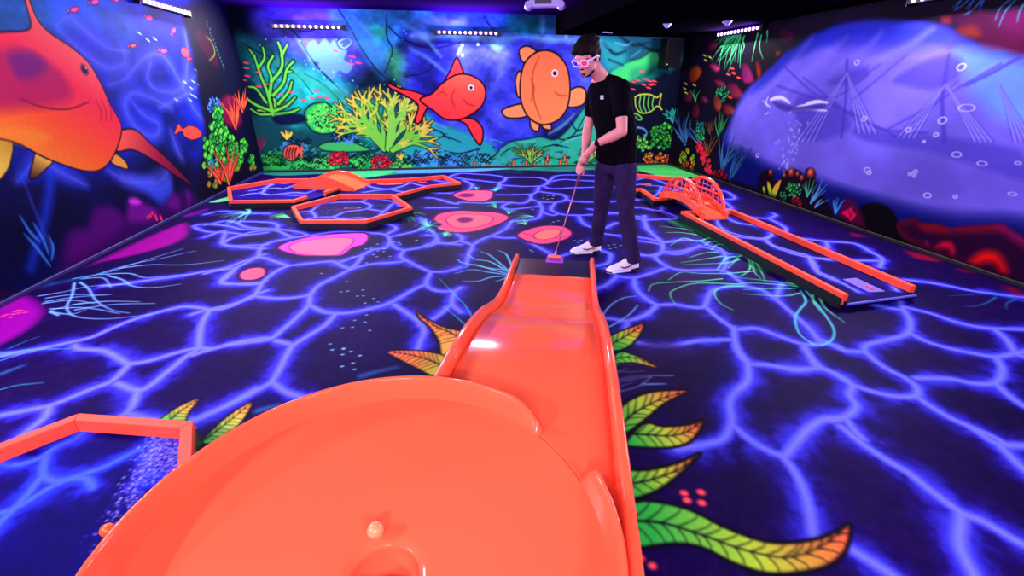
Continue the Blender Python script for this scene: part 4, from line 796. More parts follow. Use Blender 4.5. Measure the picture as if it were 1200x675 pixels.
def slab(parent, poly, vein_lists, name, z=.046, zb=.012, base=(22, 5, 84), spots=(), res=240, tintc=None, glow=(74, 78, 255), speck=False, gw=.06, core=(124, 130, 255)):
    P = np.array([p[:2] for p in poly]); lo = P.min(0)-.02; hi = P.max(0)+.02
    cv = Canvas((lo[0], lo[1], z), (1, 0, 0), (0, 1, 0), hi[0]-lo[0], hi[1]-lo[1], res, base)
    n = fbm((cv.h, cv.w), (6, 6), int(abs(lo[0])*37)+3, 4)[..., None]; cv.img = cv.img*(.6+.8*n)
    for q, r, c in (tintc or ()): cv.dot(q, r, c, soft=r*.8, alpha=.6, asp=2.5)
    veins_to(cv, [([cv.uv(q)[0] for q in l], True) for l in vein_lists], gw=gw, cw=.011, glow=glow, core=core)
    for q, r, c, ring in spots:
        cv.dot(q, r, c, soft=.4, asp=3.2, ring=ring)
    if speck:
        for k in range(2600):
            r = random.Random(k); x = 205-abs(r.gauss(0, 34)); y = 500+(205-x)*1.35+r.gauss(0, 14)
            if r.random() < .45: x, y = 215-abs(r.gauss(0, 16)), r.uniform(505, 575)
            cv.dot((x, y), r.uniform(.4, 1.1), r.choice([(120, 130, 255), (170, 160, 255), (60, 40, 220), (20, 0, 120)]), soft=.3)
    bm = bmesh.new(); prism(bm, [p[:2] for p in poly], zb, z)
    return cv.surface('putting_surface', bm, cv.material(name, .6, .02, bump=.1), parent)

# --- hexagon course in the middle
z = .102
HX = [at_z(*q, z) for q in ((343.3, 241.7), (353, 257.7), (429, 257.4), (481, 242.3), (459.7, 227.7), (397.7, 227.9))]
t = thing('hexagon_golf_course', 'orange-railed hexagonal putting green with a small painted ring in its middle', 'mini golf course', tuple(np.mean(HX, 0)[:2])+(0,))
CX = (335, 215, 7.5); OT = S("585,215", *CX)[0]
slab(t, HX, [S(s, *CX) for s in ("100,250 220,240 300,185 450,165 660,160 720,135 870,145 950,165 1000,200", "220,240 260,290 200,310", "300,185 270,170 240,185", "660,160 740,190 720,220 640,235 520,250 420,290 330,295 200,305", "720,225 860,240 920,190 960,170", "860,240 800,300 730,320", "420,290 470,310 640,300 730,320")],
     'hexagon_green_paint', tintc=[(S("460,230", *CX)[0], 9, (120, 10, 80)), (S("820,190", *CX)[0], 10, (10, 90, 60)), (S("190,200", *CX)[0], 8, (150, 10, 100)), (S("640,270", *CX)[0], 9, (10, 70, 80)), (S("180,270", *CX)[0], 5, (170, 10, 100)), (S("560,140", *CX)[0], 12, (150, 10, 90))],
     spots=[(OT, 8.5, (255, 110, 90), 2.2)]+[(S(s, *CX)[0], .9, (140, 220, 240), None) for s in ("345,210", "375,240", "360,265", "430,255", "450,245", "320,235", "630,275", "505,295")])
rail_run(t, HX, closed=True, shadow_plinth=np.mean(HX, 0)[:2]); own(t)

# --- left course: hexagon, lane under the hump bridge, wider green beyond
L1 = [at_z(*q, z) for q in ((270, 235), (268, 219), (325, 209.5), (366, 209.5), (422, 211), (478, 209), (520, 205.5), (538, 213.5), (504, 217), (461, 228.5))]
L2p = [at_z(*q, z) for q in ((396.5, 219), (359, 229.5), (344, 234), (270, 235))]
t = thing('long_golf_course', 'long orange-railed course along the painted back wall, hexagon at its left end', 'mini golf course', tuple(L1[1][:2])+(0,))
inner = at_z(398, 227.5, z)
C7 = (260, 195, 7.5); C8 = (400, 190, 7.5)
slab(t, L1+[inner]+L2p[:3], [S(s, *C7) for s in ("180,255 250,240 350,230 380,200 450,150 560,150 620,140 720,135", "350,235 420,250 540,240 620,230 740,235", "540,200 600,180 680,160 800,150", "540,200 480,190 380,200", "240,215 330,200 450,160", "740,235 850,200 1000,180", "560,250 700,255")]+[S(s, *C8) for s in ("230,150 260,180 240,210 330,230 420,235 520,215 600,180 600,150", "420,235 500,255 560,260", "600,180 680,200 750,215", "0,240 100,225 200,225", "200,265 300,250 420,240", "760,150 850,165 1000,185")],
     'long_green_paint', base=(24, 8, 110), glow=(84, 96, 255), tintc=[(S("300,270", *C8)[0], 14, (10, 80, 70)), (S("560,230", *C8)[0], 12, (20, 70, 50))],
     spots=[(S("430,190", *C8)[0], 15, (255, 110, 80), None), (S("385,192", *C8)[0], 3.4, (120, 10, 30), None), (S("710,175", *C8)[0], 5.5, (255, 90, 90), None)])
LCc = np.array((-1.5, 6.62)); rail_run(t, L1, shadow_plinth=LCc); rail_run(t, [L2p[1], L2p[2], L2p[3]], shadow_plinth=LCc); rail_run(t, [at_z(397, 219, z), at_z(380, 224.5, z)], shadow_plinth=LCc); own(t)

# hump bridge over the lane
p0 = at_z(356, 216, .06); p1 = at_z(425, 219, .06)
ax = (p1-p0)[:2]; Lh = float(np.hypot(*ax)); rz = math.atan2(ax[1], ax[0])
hb = thing('hump_bridge', 'solid orange hump-backed ramp arching over the far left lane', 'mini golf obstacle', (p0[0], p0[1], .046), rz)
def hz(u): return .135*math.sin(PI*min(1, max(0, u)))**1.25
bm = bmesh.new(); rr = []
for i in range(33):
    u = i/32; x = u*Lh; zt = hz(u)+.012; zb_ = 0
    rr.append([(x, -.24, zb_), (x, .24, zb_), (x, .24, zt), (x, -.24, zt)])
loft(bm, rr); obj('deck', bm, ORANGE_GLOSS, hb, smooth=False)
for sy in (-.25, .25):
    bm = bmesh.new(); rr = []
    for i in range(33):
        u = i/32; x = u*Lh; zt = hz(u)+.055
        rr.append([(x, sy-.013, 0), (x, sy+.013, 0), (x, sy+.013, zt), (x, sy-.013, zt)])
    loft(bm, rr); obj('kerb', bm, ORANGE_GLOSS, hb, bevel=.004)

# --- right lane with bridge
LN = [at_z(*q, .11) for q in ((992, 345), (801, 247.5), (822, 246.8))]; LF = [at_z(*q, .11) for q in ((1071.5, 335), (858, 245.5), (848, 246.2))]
t = thing('straight_golf_lane', 'long straight raised lane with two orange rails and a violet tee square', 'mini golf course', (float(LN[0][0]), float(LN[0][1]), 0))
near_r = [LN[0], LN[1], LN[2]]; far_r = [LF[0], LF[1], LF[2]]
poly = [LN[0]+np.array((0, -.03, 0)), LN[1], LF[1], LF[0]+np.array((0, -.03, 0))]
C10 = (740, 190, 5.625); C11 = (900, 230, 3.97)
sl = slab(t, poly, [S(s, *C10) for s in ("560,375 580,420 640,460 760,490 880,500 930,460 820,420 700,400 620,362", "880,500 910,540 1000,580 1125,610", "930,460 1000,480")]+[S(s, *C6) for s in ("560,40 620,50 700,70 820,80 850,50 800,20", "820,80 860,110 960,140 1020,160 1060,210 1070,240 1191,290", "1020,160 1100,175 1191,178")]+[S(s, *C11) for s in ("100,265 200,285 350,292", "190,285 220,340 300,380 420,445", "560,395 600,440")],
          'lane_paint', z=.058, zb=.02, base=(20, 4, 80))
LCn = np.array((3.05, 3.6)); rail_run(t, near_r, z0=.02, z1=.11, shadow_plinth=LCn); rail_run(t, far_r, z0=.02, z1=.11, shadow_plinth=LCn)
TP = [at_z(*q, .062) for q in S("348,386 410,380 545,442 470,446", *C11)]
bm = bmesh.new(); prism(bm, TP, .0583, .063); obj('tee_square', bm, mat('violet_tee_mat', (110, 84, 226), .7), t)
q1 = at_z(*S("455,418", *C11)[0], .063); q2 = at_z(*S("490,434", *C11)[0], .063)
bm = bmesh.new(); tube(bm, [q1+[0, 0, .003], q2+[0, 0, .003]], .006); obj('tee_mark', bm, ORANGE, t)
bm = bmesh.new()
a, b = LN[0]+np.array((0, -.03, 0)), LF[0]+np.array((0, -.03, 0))
prism(bm, [a[:2], b[:2], b[:2]+[0, .02], a[:2]+[0, .02]], .02, .0745) if 0 else tube(bm, [(a[0], a[1]-.005, .049), (b[0], b[1]-.005, .049)], .009); obj('edge_strip', bm, mat('violet_edge_strip', (90, 90, 210), .5), t)
for k in range(4):
    for s_ in (.12, .52):
        y = LN[0][1]+.1+k*.68; x = LN[0][0]+s_+.0; bm = bmesh.new(); bmesh.ops.create_cone(bm, cap_ends=True, segments=14, radius1=.022, radius2=.026, depth=.02); bmesh.ops.translate(bm, vec=(x, y, .01), verts=bm.verts); obj('foot', bm, BLACKP, t)
own(t)
# upper green behind the player
UG = [at_z(*q, z) for q in ((738, 203.2), (800, 208.5), (812, 222), (783, 230.5), (768, 232), (752, 221), (738, 221))]
t = thing('far_golf_green', 'far orange-railed putting green behind the player, with a painted ring', 'mini golf course', (float(UG[0][0]), float(UG[0][1]), 0))
slab(t, UG, [S(s, *C10) for s in ("20,120 100,105 180,125 240,150", "100,155 200,160 280,190", "200,160 180,200 150,225", "30,150 60,145", "280,190 340,170")], 'far_green_paint', base=(20, 14, 70),
     tintc=[(S("120,190", *C10)[0], 12, (10, 90, 60))], spots=[(S("98,147", *C10)[0], 7, (255, 120, 90), None), (S("98,149", *C10)[0], 3, (110, 20, 40), None)])
UC = np.mean(UG, 0)[:2]; rail_run(t, UG[:2], w=.05, shadow_plinth=UC); rail_run(t, UG[3:], w=.05, shadow_plinth=UC); own(t)

# arched lattice bridge between the two
ya, yb, xa, xb = 5.50, 4.55, 2.86, 3.14
br = thing('arched_bridge', 'orange arched footbridge with lattice sides leading onto the straight lane', 'mini golf obstacle', ((xa+xb)/2, (ya+yb)/2, .058))
Lb = ya-yb; hw = (xb-xa)/2; GLZ = mat('fluorescent_orange_tube', (255, 80, 52), .25, .5, coat=.5)
def dz(v): return .10*max(0, 1-(2*v)**2)
bm = bmesh.new(); rr = []
for i in range(25):
    v = i/24-.5; y = v*(Lb+.16); zt = dz(v*.98)
    rr.append([(-hw+.02, y, max(0, zt-.0)), (hw-.02, y, max(0, zt)), (hw-.02, y, zt+.022), (-hw+.02, y, zt+.022)])
loft(bm, rr); obj('deck', bm, ORANGE_GLOSS, br)
def az(v): return .36*math.sqrt(max(0, 1-(2*v)**2))
for sx in (-1, 1):
    bm = bmesh.new(); rr = []
    for i in range(25):
        v = i/24-.5; y = v*(Lb+.14); zt = dz(v*.98)
        rr.append([(sx*hw-.011, y, max(0, zt-.012)), (sx*hw+.011, y, max(0, zt-.012)), (sx*hw+.011, y, zt+.075), (sx*hw-.011, y, zt+.075)])
    loft(bm, rr); obj('kerb', bm, ORANGE_GLOSS, br, bevel=.003)
    bm = bmesh.new(); tube(bm, [(sx*hw, .5*Lb*-math.cos(PI*i/28), .36*math.sin(PI*i/28)) for i in range(29)], .020, 12)
    obj('arch', bm, GLZ, br, smooth=True)
    bm = bmesh.new(); zr = .235; vr = .5*math.sqrt(1-(zr/.36)**2); tube(bm, [(sx*hw, -vr*Lb, zr), (sx*hw, vr*Lb, zr)], .013, 10); obj('cross_rail', bm, GLZ, br, smooth=True)
    for v in (-.17, .17):
        bm = bmesh.new(); tube(bm, [(sx*hw, v*Lb*1.5, .05), (sx*hw, v*Lb, az(v)-.005)], .011, 8); obj('strut', bm, GLZ, br, smooth=True)
    bm = bmesh.new()
    for k in range(10):
        v = -.42+.84*k/9; tube(bm, [(sx*hw, v*Lb, dz(v)+.06), (sx*hw, v*Lb, az(v)-.008)], .004, 6)
    for zz in (.14, .19, .29):
        vv = .5*math.sqrt(max(0, 1-(zz/.36)**2)); tube(bm, [(sx*hw, -vv*Lb, zz), (sx*hw, vv*Lb, zz)], .0035, 6)
    obj('lattice', bm, GLZ, br, smooth=True)

# --- low hexagon under the bowl
LH = [np.array(p) for p in ((-2.12, 1.36), (-1.62, 1.78), (-1.13, 1.66), (-.90, 1.13), (-1.25, .62), (-1.95, .66))]
t = thing('low_hexagon_course', 'low orange-railed hexagonal green at bottom left, partly under the big bowl', 'mini golf course', (-1.5, 1.2, 0))
CLH = (0, 400, 3.97)
cvp = slab(t, LH, [S(s, *CLH) for s in ("415,400 350,450 260,490 190,540 100,570 0,575", "210,540 200,620 260,650 360,625 480,585 600,525 690,480 740,430", "740,430 690,520 670,590 680,640", "190,630 120,720 40,800 -60,900", "0,800 100,760 230,680 330,640 400,640 430,680")], 'low_hexagon_paint', z=.06, base=(10, 4, 84), glow=(40, 66, 250), core=(70, 96, 255), speck=True, gw=.085)
rail_run(t, LH, closed=True, z0=.015, z1=.12, w=.045, shadow_plinth=np.array((-1.5, 1.2))); own(t)
bpos = at_z(126, 621, .082)
def golfball(pos, label, m, name='golf_ball'):
    bm = bmesh.new(); bmesh.ops.create_icosphere(bm, subdivisions=4, radius=.0214)
    dirs = []
    for k in range(140):
        zz = 1-2*(k+.5)/140; a = k*2.399963; dirs.append(Vector((math.sqrt(1-zz*zz)*math.cos(a), math.sqrt(1-zz*zz)*math.sin(a), zz)))
    for v in bm.verts:
        n = v.co.normalized(); c = max(n.dot(d) for d in dirs); ang = math.acos(min(1, c))
        if ang < .12: v.co = n*(.0214-.0009*(1-(ang/.12)**2))
    o = obj(name, bm, m, smooth=True); o.location = pos
    return tag(o, label, 'golf ball', 'golf balls')
golfball(tuple(bpos), 'orange golf ball on the low hexagonal green, peeking out past the bowl rim', mat('orange_golf_ball', (255, 96, 30), .35))

# ================================================================== THE BIG RAMP AND BOWL
E0 = np.array((.915, 3.535)); a_ = np.array((-.28569, -.95832)); n_ = np.array((.95832, -.28569)); HW = .305
def RP(s, b, zz): p = E0+a_*s+n_*b; return (p[0], p[1], zz)
SS = [-.05, .3, .75, 1.0, 1.2, 1.5, 1.9, 2.2, 2.6, 3.6]; ZZ = [.035, .038, .05, .088, .15, .257, .352, .383, .394, .398]
def zs(s):
    i = max(0, min(len(SS)-2, next((k for k in range(len(SS)-1) if s < SS[k+1]), len(SS)-2)))
    def tan(k): return (ZZ[min(k+1, len(ZZ)-1)]-ZZ[max(k-1, 0)])/(SS[min(k+1, len(SS)-1)]-SS[max(k-1, 0)])
    h = SS[i+1]-SS[i]; t = (s-SS[i])/h; m0, m1 = tan(i)*h, tan(i+1)*h
    return (2*t**3-3*t*t+1)*ZZ[i]+(t**3-2*t*t+t)*m0+(-2*t**3+3*t*t)*ZZ[i+1]+(t**3-t*t)*m1
BC = np.array((-.222, .768)); BR = .594
sc, bc = float((BC-E0)@a_), float((BC-E0)@n_)
def send(b):
    d = b-bc; r = .569
    return sc-math.sqrt(max(0, r*r-d*d)) if abs(d) < r else sc
root = thing('ramp_and_bowl_course', 'huge glossy orange ramp rising from the dark tee mat to a round bowl', 'mini golf course', (float(E0[0]), float(E0[1]), 0))
bm = bmesh.new(); NB, NS = 26, 70; g = []
for j in range(NB+1):
    b = -HW+(2*HW)*j/NB; e = send(b) if b < .27 else sc
    g.append([bm.verts.new(RP(.34+(e-.34)*i/NS, b, zs(.34+(e-.34)*i/NS))) for i in range(NS+1)])
gl = []
for j in range(NB):
    for i in range(NS): bm.faces.new((g[j][i], g[j][i+1], g[j+1][i+1], g[j+1][i]))
o = obj('ramp_bed', bm, ORANGE_GLOSS, root, smooth=True); md = o.modifiers.new('thickness', 'SOLIDIFY'); md.thickness = .014; md.offset = -1
RH = .054
for sg, s1 in ((-1, send(-HW)-.012), (1, sc+.75)):
    bm = bmesh.new(); rr = []; n = 80
    for i in range(n+1):
        s = -.03+(s1+.03)*i/n; zt = zs(s)+RH*min(1, .75+.25*(s/.3) if s < .3 else 1); b = sg*HW
        rr.append([RP(s, b-sg*.002, zs(s)-.02), RP(s, b+sg*.0, zs(s)), RP(s, b+sg*.004, zt-.012), RP(s, b+sg*.008, zt-.003), RP(s, b+sg*.014, zt), RP(s, b+sg*.03, zt), RP(s, b+sg*.036, zt-.004), RP(s, b+sg*.037, zt-.014), RP(s, b+sg*.037, max(.004, zs(s)-.30))])
    loft(bm, rr); obj('side_rail', bm, ORANGE_GLOSS, root, smooth=True).data
# tee
bm = bmesh.new(); rr = [RP(-.03, -HW, 0), RP(.345, -HW, 0), RP(.345, HW, 0), RP(-.03, HW, 0)]; prism(bm, rr, .004, .036)
obj('tee_mat', bm, mat('dark_tee_mat', (30, 10, 44), .28, .4, scale=300, noise=.5), root)
tq = at_z(650, 305, .038); ts = float((tq[:2]-E0)@a_); tb = float((tq[:2]-E0)@n_)
bm = bmesh.new(); prism(bm, [RP(ts-.075, tb-.075, 0), RP(ts+.06, tb-.075, 0), RP(ts+.06, tb+.075, 0), RP(ts-.075, tb+.075, 0)], .036, .040); obj('tee_square', bm, mat('violet_tee_square', (140, 40, 200), .5), root)
# bowl
HC = at_z(449, 676, .352)[:2]; HR = .088
prof = [(HR, .345), (.12, .349), (.2, .355), (.3, .363), (.4, .373), (.48, .384), (.54, .392), (.572, .398)]
ph_a = math.atan2(*(at_z(640, 494, .43)[:2]-BC)[::-1]); ph_b = math.atan2(*(at_z(697.6, 550, .43)[:2]-BC)[::-1])
NPH = 144; bm = bmesh.new(); rings = []
for k in range(NPH):
    ph = 2*PI*k/NPH; d = np.array((math.cos(ph), math.sin(ph))); row = []
    for i, (r, zz) in enumerate(prof):
        w = i/(len(prof)-1); c = HC*(1-w)+BC*w; q = c+d*r; row.append((q[0], q[1], zz))
    rings.append(row)
vs = [[bm.verts.new(p) for p in row] for row in rings]
lip = [[bm.verts.new((HC[0]+math.cos(2*PI*k/NPH)*HR*rf, HC[1]+math.sin(2*PI*k/NPH)*HR*rf, zz)) for rf, zz in ((.975, .341), (.965, .33), (.965, .21), (.5, .205))] for k in range(NPH)]
cen = bm.verts.new((HC[0], HC[1], .204))
for k in range(NPH):
    j = (k+1) % NPH
    for i in range(len(prof)-1): bm.faces.new((vs[k][i], vs[k][i+1], vs[j][i+1], vs[j][i]))
    bm.faces.new((vs[k][0], vs[j][0], lip[j][0], lip[k][0]))
    for i in range(3): bm.faces.new((lip[k][i], lip[j][i], lip[j][i+1], lip[k][i+1]))
    bm.faces.new((lip[k][3], lip[j][3], cen))
o = obj('bowl_dish', bm, ORANGE_GLOSS, root, smooth=True)
# rim: a wall that swells out of the ramp where the ball enters
def rimh(ph):
    # gap between ph_b and ph_a (counter-clockwise)
    gap = (ph_a-ph_b) % (2*PI); x = (ph-ph_a) % (2*PI); span = 2*PI-gap
    if x > span: return None
    e = min(x/R_(9), (span-x)/R_(2.5), 1); return e
bm = bmesh.new(); rr = []; gap = (ph_a-ph_b) % (2*PI); span = 2*PI-gap; n = 150
for i in range(n+1):
    u = i/n; u = u*u*(3-2*u)*.3+u*.7; ph = ph_a+span*u; e = max(.0, min(1, (span*u)/R_(13), 1)); e2 = min(1, span*(1-u)/R_(4)); h = .082*math.sin(PI/2*e)**.8*(.35+.65*e2) if e > 0 else 0
    d = np.array((math.cos(ph), math.sin(ph))); P_ = lambda r, zz: (BC[0]+d[0]*r, BC[1]+d[1]*r, zz)
    zc = .398
    rr.append([P_(.571, zc-.012), P_(.572, zc), P_(.574, zc+.010*min(1, h/.02)), P_(.580, zc+h*.6), P_(.586, zc+h*.94), P_(.590, zc+h), P_(.597, zc+h), P_(.601, zc+h*.92), P_(.602, zc+h*.5), P_(.602, zc-.06)])
loft(bm, rr); obj('bowl_rim', bm, ORANGE_GLOSS, root, smooth=True)
for aa in (100, 178, 262, -20):
    d = np.array((math.cos(R_(aa)), math.sin(R_(aa)))); q = BC+d*.5; bm = bmesh.new(); bmesh.ops.create_cone(bm, cap_ends=True, segments=16, radius1=.03, radius2=.035, depth=.34 if aa in (100, 262, -20) else .31)
    zb_ = 0 if aa != 178 else .06
    bmesh.ops.translate(bm, vec=(q[0], q[1], (.36+zb_)/2), verts=bm.verts); obj('leg', bm, RAILM, root, smooth=False)
bm = bmesh.new(); bmesh.ops.create_cone(bm, cap_ends=False, segments=40, radius1=.03, radius2=.03, depth=.01); bm.free()
own(root)
bq = at_z(440, 621, .378); golfball((bq[0], bq[1], .3775), 'pale orange golf ball resting in the bowl just above its hole', mat('pale_orange_golf_ball', (255, 140, 96), .3))

# ================================================================== LAMPS AND FITTINGS
BARH = mat('black_bar_housing', (12, 10, 26), .4)
def led_bar(loc, rz, label, first=[None], energy=34, seen=True):
    """1 m black bar of twelve violet LEDs; local +x along the bar, -y into the room"""
    if first[0] is None:
        t = thing('led_light_bar', label, 'light bar', loc, rz, 'ultraviolet light bars round the walls')
        bm = bmesh.new(); box(bm, (0, -.045, 0), (1.06, .05, .062)); box(bm, (0, -.012, 0), (.9, .024, .03)); obj('housing', bm, BARH, t, bevel=.006)
        for sx in (-1, 1):
            bm = bmesh.new(); box(bm, (sx*.545, -.03, .0), (.012, .06, .085)); box(bm, (sx*.535, -.0055, .03), (.04, .011, .03)); obj('bracket', bm, BARH, t)
        lens = None
        for k in range(12):
            if lens is None:
                bm = bmesh.new(); ball(bm, (0, 0, 0), (.021, .014, .021), 16, 10); lens = obj('led_lens', bm, LEDM, t, smooth=True); o = lens
            else: o = lens.copy(); COL.objects.link(o)
            o.parent = t; o.location = ((k-5.5)*.0855, -.072, 0)
        first[0] = t
    else:
        t = first[0].copy(); COL.objects.link(t); t['label'] = label; t.location = loc; t.rotation_euler = (0, 0, rz)
        for c in first[0].children:
            if c.type == 'MESH': d = c.copy(); COL.objects.link(d); d.parent = t
    for k, (col, en, tilt, nm) in enumerate((((1, .86, 1.0), energy, 38, 'ultraviolet_glow'), ((.30, .06, 1), energy*.6, -62, 'violet_spill'))):
        ld = bpy.data.lights.new(nm, 'AREA'); ld.shape = 'RECTANGLE'; ld.size = 1.0; ld.size_y = .05; ld.energy = en; ld.color = col
        lo = bpy.data.objects.new(nm, ld); COL.objects.link(lo); c, s_ = math.cos(rz), math.sin(rz); dx, dy = 0, -.105
        lo.location = (loc[0]+c*dx-s_*dy, loc[1]+s_*dx+c*dy, loc[2]-.01)
        lo.rotation_euler = (R_(90-tilt), 0, rz+PI) if 0 else (0, 0, 0)
        dirv = Vector((s_*math.cos(R_(tilt)), -c*math.cos(R_(tilt)), -math.sin(R_(tilt))))
        lo.rotation_euler = dirv.to_track_quat('-Z', 'Y').to_euler()
        # keep the long side along the bar
        q = dirv.to_track_quat('-Z', 'Y'); X = Vector((c, s_, 0)); Z = -dirv; Y = Z.cross(X)
        lo.rotation_euler = Matrix((X, Y, Z)).transposed().to_euler()
G = 46
led_bar((-1.97, YB, 2.245), 0, 'violet light bar high on the back wall, over the branching coral', energy=G)
led_bar((.545, YB, 2.21), 0, 'violet light bar high on the back wall, above the pointed orange fish', energy=G)
led_bar((XL, 6.6, 2.228), PI/2, 'violet light bar on the left wall above the big orange shark', energy=G)
led_bar((XR, 6.92, 2.158), -PI/2, 'violet light bar on the right wall over hanging green weed', energy=G)
led_bar((XR, 3.75, 2.16), -PI/2, 'violet light bar at the top edge above the shipwreck picture, mostly out of frame', energy=G*1.0)
led_bar((XL, 3.2, 2.3), PI/2, 'violet light bar on the left wall, out of frame', energy=G*1.1)
led_bar((XL, 0.0, 2.3), PI/2, 'violet light bar on the left wall nearest the rear, out of frame', energy=G*1.1)
led_bar((XR, .4, 2.16), -PI/2, 'violet light bar on the right wall nearest the rear, out of frame', energy=G*.35)
led_bar((-.9, YF, 2.3), PI, 'violet light bar on the rear wall, out of frame on the left', energy=G*1.5)
led_bar((1.2, YF, 2.3), PI, 'violet light bar on the rear wall, out of frame on the right', energy=G*1.1)
bm = bmesh.new(); pts = [at_y(*q, YB-.012) for q in ((566, 20), (569, 22), (571, 27), (575, 31), (578, 35))]; tube(bm, [p for p in smooth_pts(pts, 4)], .007, 8); tag(obj('power_cable', bm, BLACKP, smooth=True), 'thin black cable running down the back wall to the light bar', 'cable')

# white twin-lamp unit under the ceiling
pc = (1.50, 7.15, 0)
t = thing('emergency_light', 'white ceiling unit with two round lamp heads and a dark panel', 'ceiling light', (1.46, 6.75, 2.405), R_(-18))
PL = mat('lavender_white_plastic', (196, 176, 244), .4, spec=.4)
bm = bmesh.new(); box(bm, (0, 0, .0), (.40, .12, .085)); obj('case', bm, PL, t, bevel=.012)
bm = bmesh.new(); box(bm, (-.02, -.062, .015), (.22, .006, .05)); obj('panel', bm, mat('grey_panel', (60, 56, 70), .5), t)
for sx in (-1, 1):
    bm = bmesh.new(); bmesh.ops.create_cone(bm, cap_ends=True, segments=24, radius1=.058, radius2=.045, depth=.07); bmesh.ops.rotate(bm, matrix=Matrix.Rotation(R_(80), 3, 'X'), verts=bm.verts); bmesh.ops.translate(bm, vec=(sx*.215, -.03, -.02), verts=bm.verts); obj('lamp_head', bm, PL, t, bevel=.004)
bm = bmesh.new(); box(bm, (0, .0, .075), (.1, .06, .07)); obj('mount', bm, PL, t)
# dome detector and spot under the lowered ceiling
def dome(loc, label):
    t = thing('smoke_detector', label, 'smoke detector', loc, 0, 'detectors under the lowered ceiling')
    bm = bmesh.new(); bmesh.ops.create_cone(bm, cap_ends=True, segments=28, radius1=.05, radius2=.06, depth=.018); bmesh.ops.translate(bm, vec=(0, 0, -.009), verts=bm.verts); obj('base', bm, PL, t)
    bm = bmesh.new(); ball(bm, (0, 0, -.018), (.04, .04, .035), 20, 12); obj('dome', bm, PL, t, smooth=True)
dome((3.22, 6.78, ZLOW), 'small white dome detector on the dark ceiling above the corner speaker')
dome((3.86, 6.36, ZLOW), 'small dome detector on the dark ceiling by the right wall light bar')
t = thing('ceiling_bracket', 'thin pale metal bracket under the dark ceiling above the head of the player', 'bracket', (float(at_z(712, 37, ZLOW)[0]), float(at_z(712, 37, ZLOW)[1]), ZLOW))
bm = bmesh.new(); box(bm, (0, 0, -.012), (.16, .03, .012)); obj('plate', bm, PL, t, bevel=.003)
bm = bmesh.new(); box(bm, (.05, 0, -.028), (.07, .025, .022)); obj('clip', bm, BLACKP, t)
# speaker
t = thing('wall_speaker', 'black loudspeaker hanging in the far right corner', 'speaker', (4.07, 8.30, 1.72))
bm = bmesh.new(); box(bm, (0, 0, .23), (.29, .26, .46)); obj('cabinet', bm, BLACKP, t, bevel=.012)
bm = bmesh.new(); box(bm, (0, -.134, .23), (.25, .008, .42)); obj('grille', bm, mat('black_grille', (9, 7, 13), .9, .05, scale=400, noise=.6), t)
bm = bmesh.new(); box(bm, (0, .18, .23), (.06, .13, .08)); obj('bracket', bm, BLACKP, t)
bm = bmesh.new(); ball(bm, (-.1, -.138, .05), (.006, .004, .006)); obj('indicator_light', bm, mat('indicator', (220, 200, 150), .4, emit=(220, 200, 150), es=1), t)
# ================================================================== THE PLAYER
SKIN = mat('skin', (208, 130, 130), .5, .35, noise=.05, scale=60); HAIRM = mat('dark_hair', (20, 9, 14), .75, .08, noise=.5, scale=120, bump=.6)
SHIRT = mat('black_cotton', (8, 5, 14), .95, .03, noise=.3, scale=120, bump=.3); JEAN = mat('dark_denim', (42, 27, 68), .9, .05, noise=.5, scale=14, bump=.4)
fd = Vector((-.86, -.51, 0)).normalized(); rd = Vector((-.51, .86, 0)).normalized(); ud = Vector((0, 0, 1))
BF = Matrix((fd, rd, ud)).transposed()          # columns: forward, right, up
def V(p): return Vector([float(c) for c in p])
def chain(bm, joints, mat3=None, step=.28):
    """joints: (point, (rf, rr, ru)) ; overlapping ellipsoids, later fused into one skin"""
    for (p, r), (q, s) in zip(joints, joints[1:]):
        p, q = V(p), V(q); r = Vector(r if hasattr(r, '__len__') else (r,)*3); s = Vector(s if hasattr(s, '__len__') else (s,)*3)
        n = max(2, int((q-p).length/(max(.006, min(min(r), min(s)))*step))+1)
        for i in range(n+1):
            t = i/n; t2 = t*t*(3-2*t); ball(bm, p.lerp(q, t), tuple(r.lerp(s, t2 if n > 3 else t)), 14, 8, mat3)
def fuse(o, vox, sm=6):
    md = o.modifiers.new('r', 'REMESH'); md.mode = 'VOXEL'; md.voxel_size = vox; md.use_smooth_shade = True
    ms = o.modifiers.new('s', 'SMOOTH'); ms.iterations = sm; ms.factor = .5
    dg = bpy.context.evaluated_depsgraph_get(); me = bpy.data.meshes.new_from_object(o.evaluated_get(dg))
    for m in o.data.materials:
        if m and m.name not in [x.name for x in me.materials if x]: me.materials.append(m)
    o.modifiers.clear(); o.data = me
    for p in me.polygons: p.use_smooth = True
    return o
P_root = thing('person', 'person in black t-shirt, dark jeans and white glasses putting on the ramp tee', 'person', (1.43, 3.54, 0))
hipc = V(at_y(721, 192, 3.54)); waist = V(at_y(722, 160, 3.54)); chest = V(at_y(716, 128, 3.54)); upch = V(at_y(713, 112, 3.54))
neckb = V(at_y(705, 92, 3.55)); neckt = V(at_y(698, 82, 3.52))
hc = V(at_y(688, 68, 3.49))
shL = V(at_y(727, 105, 3.37)); shR = V(at_y(699, 108, 3.70))
elL = V(at_y(729, 154, 3.27)); wrL = V(at_y(698, 169, 3.40)); 
elR = V(at_y(689, 150, 3.72)); wrR = V(at_y(685, 182, 3.58))
hipL, hipR = V(at_y(732, 200, 3.45)), V(at_y(710, 200, 3.62))
knL, knR = V(at_y(734, 250, 3.37)), V(at_y(704, 247, 3.68))
anL, anR = V((1.545, 3.32, .10)), V((1.375, 3.78, .10))
headc = V((.93, 3.585, .058))           # putter head on the tee
g0 = V(at_y(680.5, 201, 3.55)); sd = (g0-headc).normalized(); gt = headc+sd*((g0-headc).length+.15)
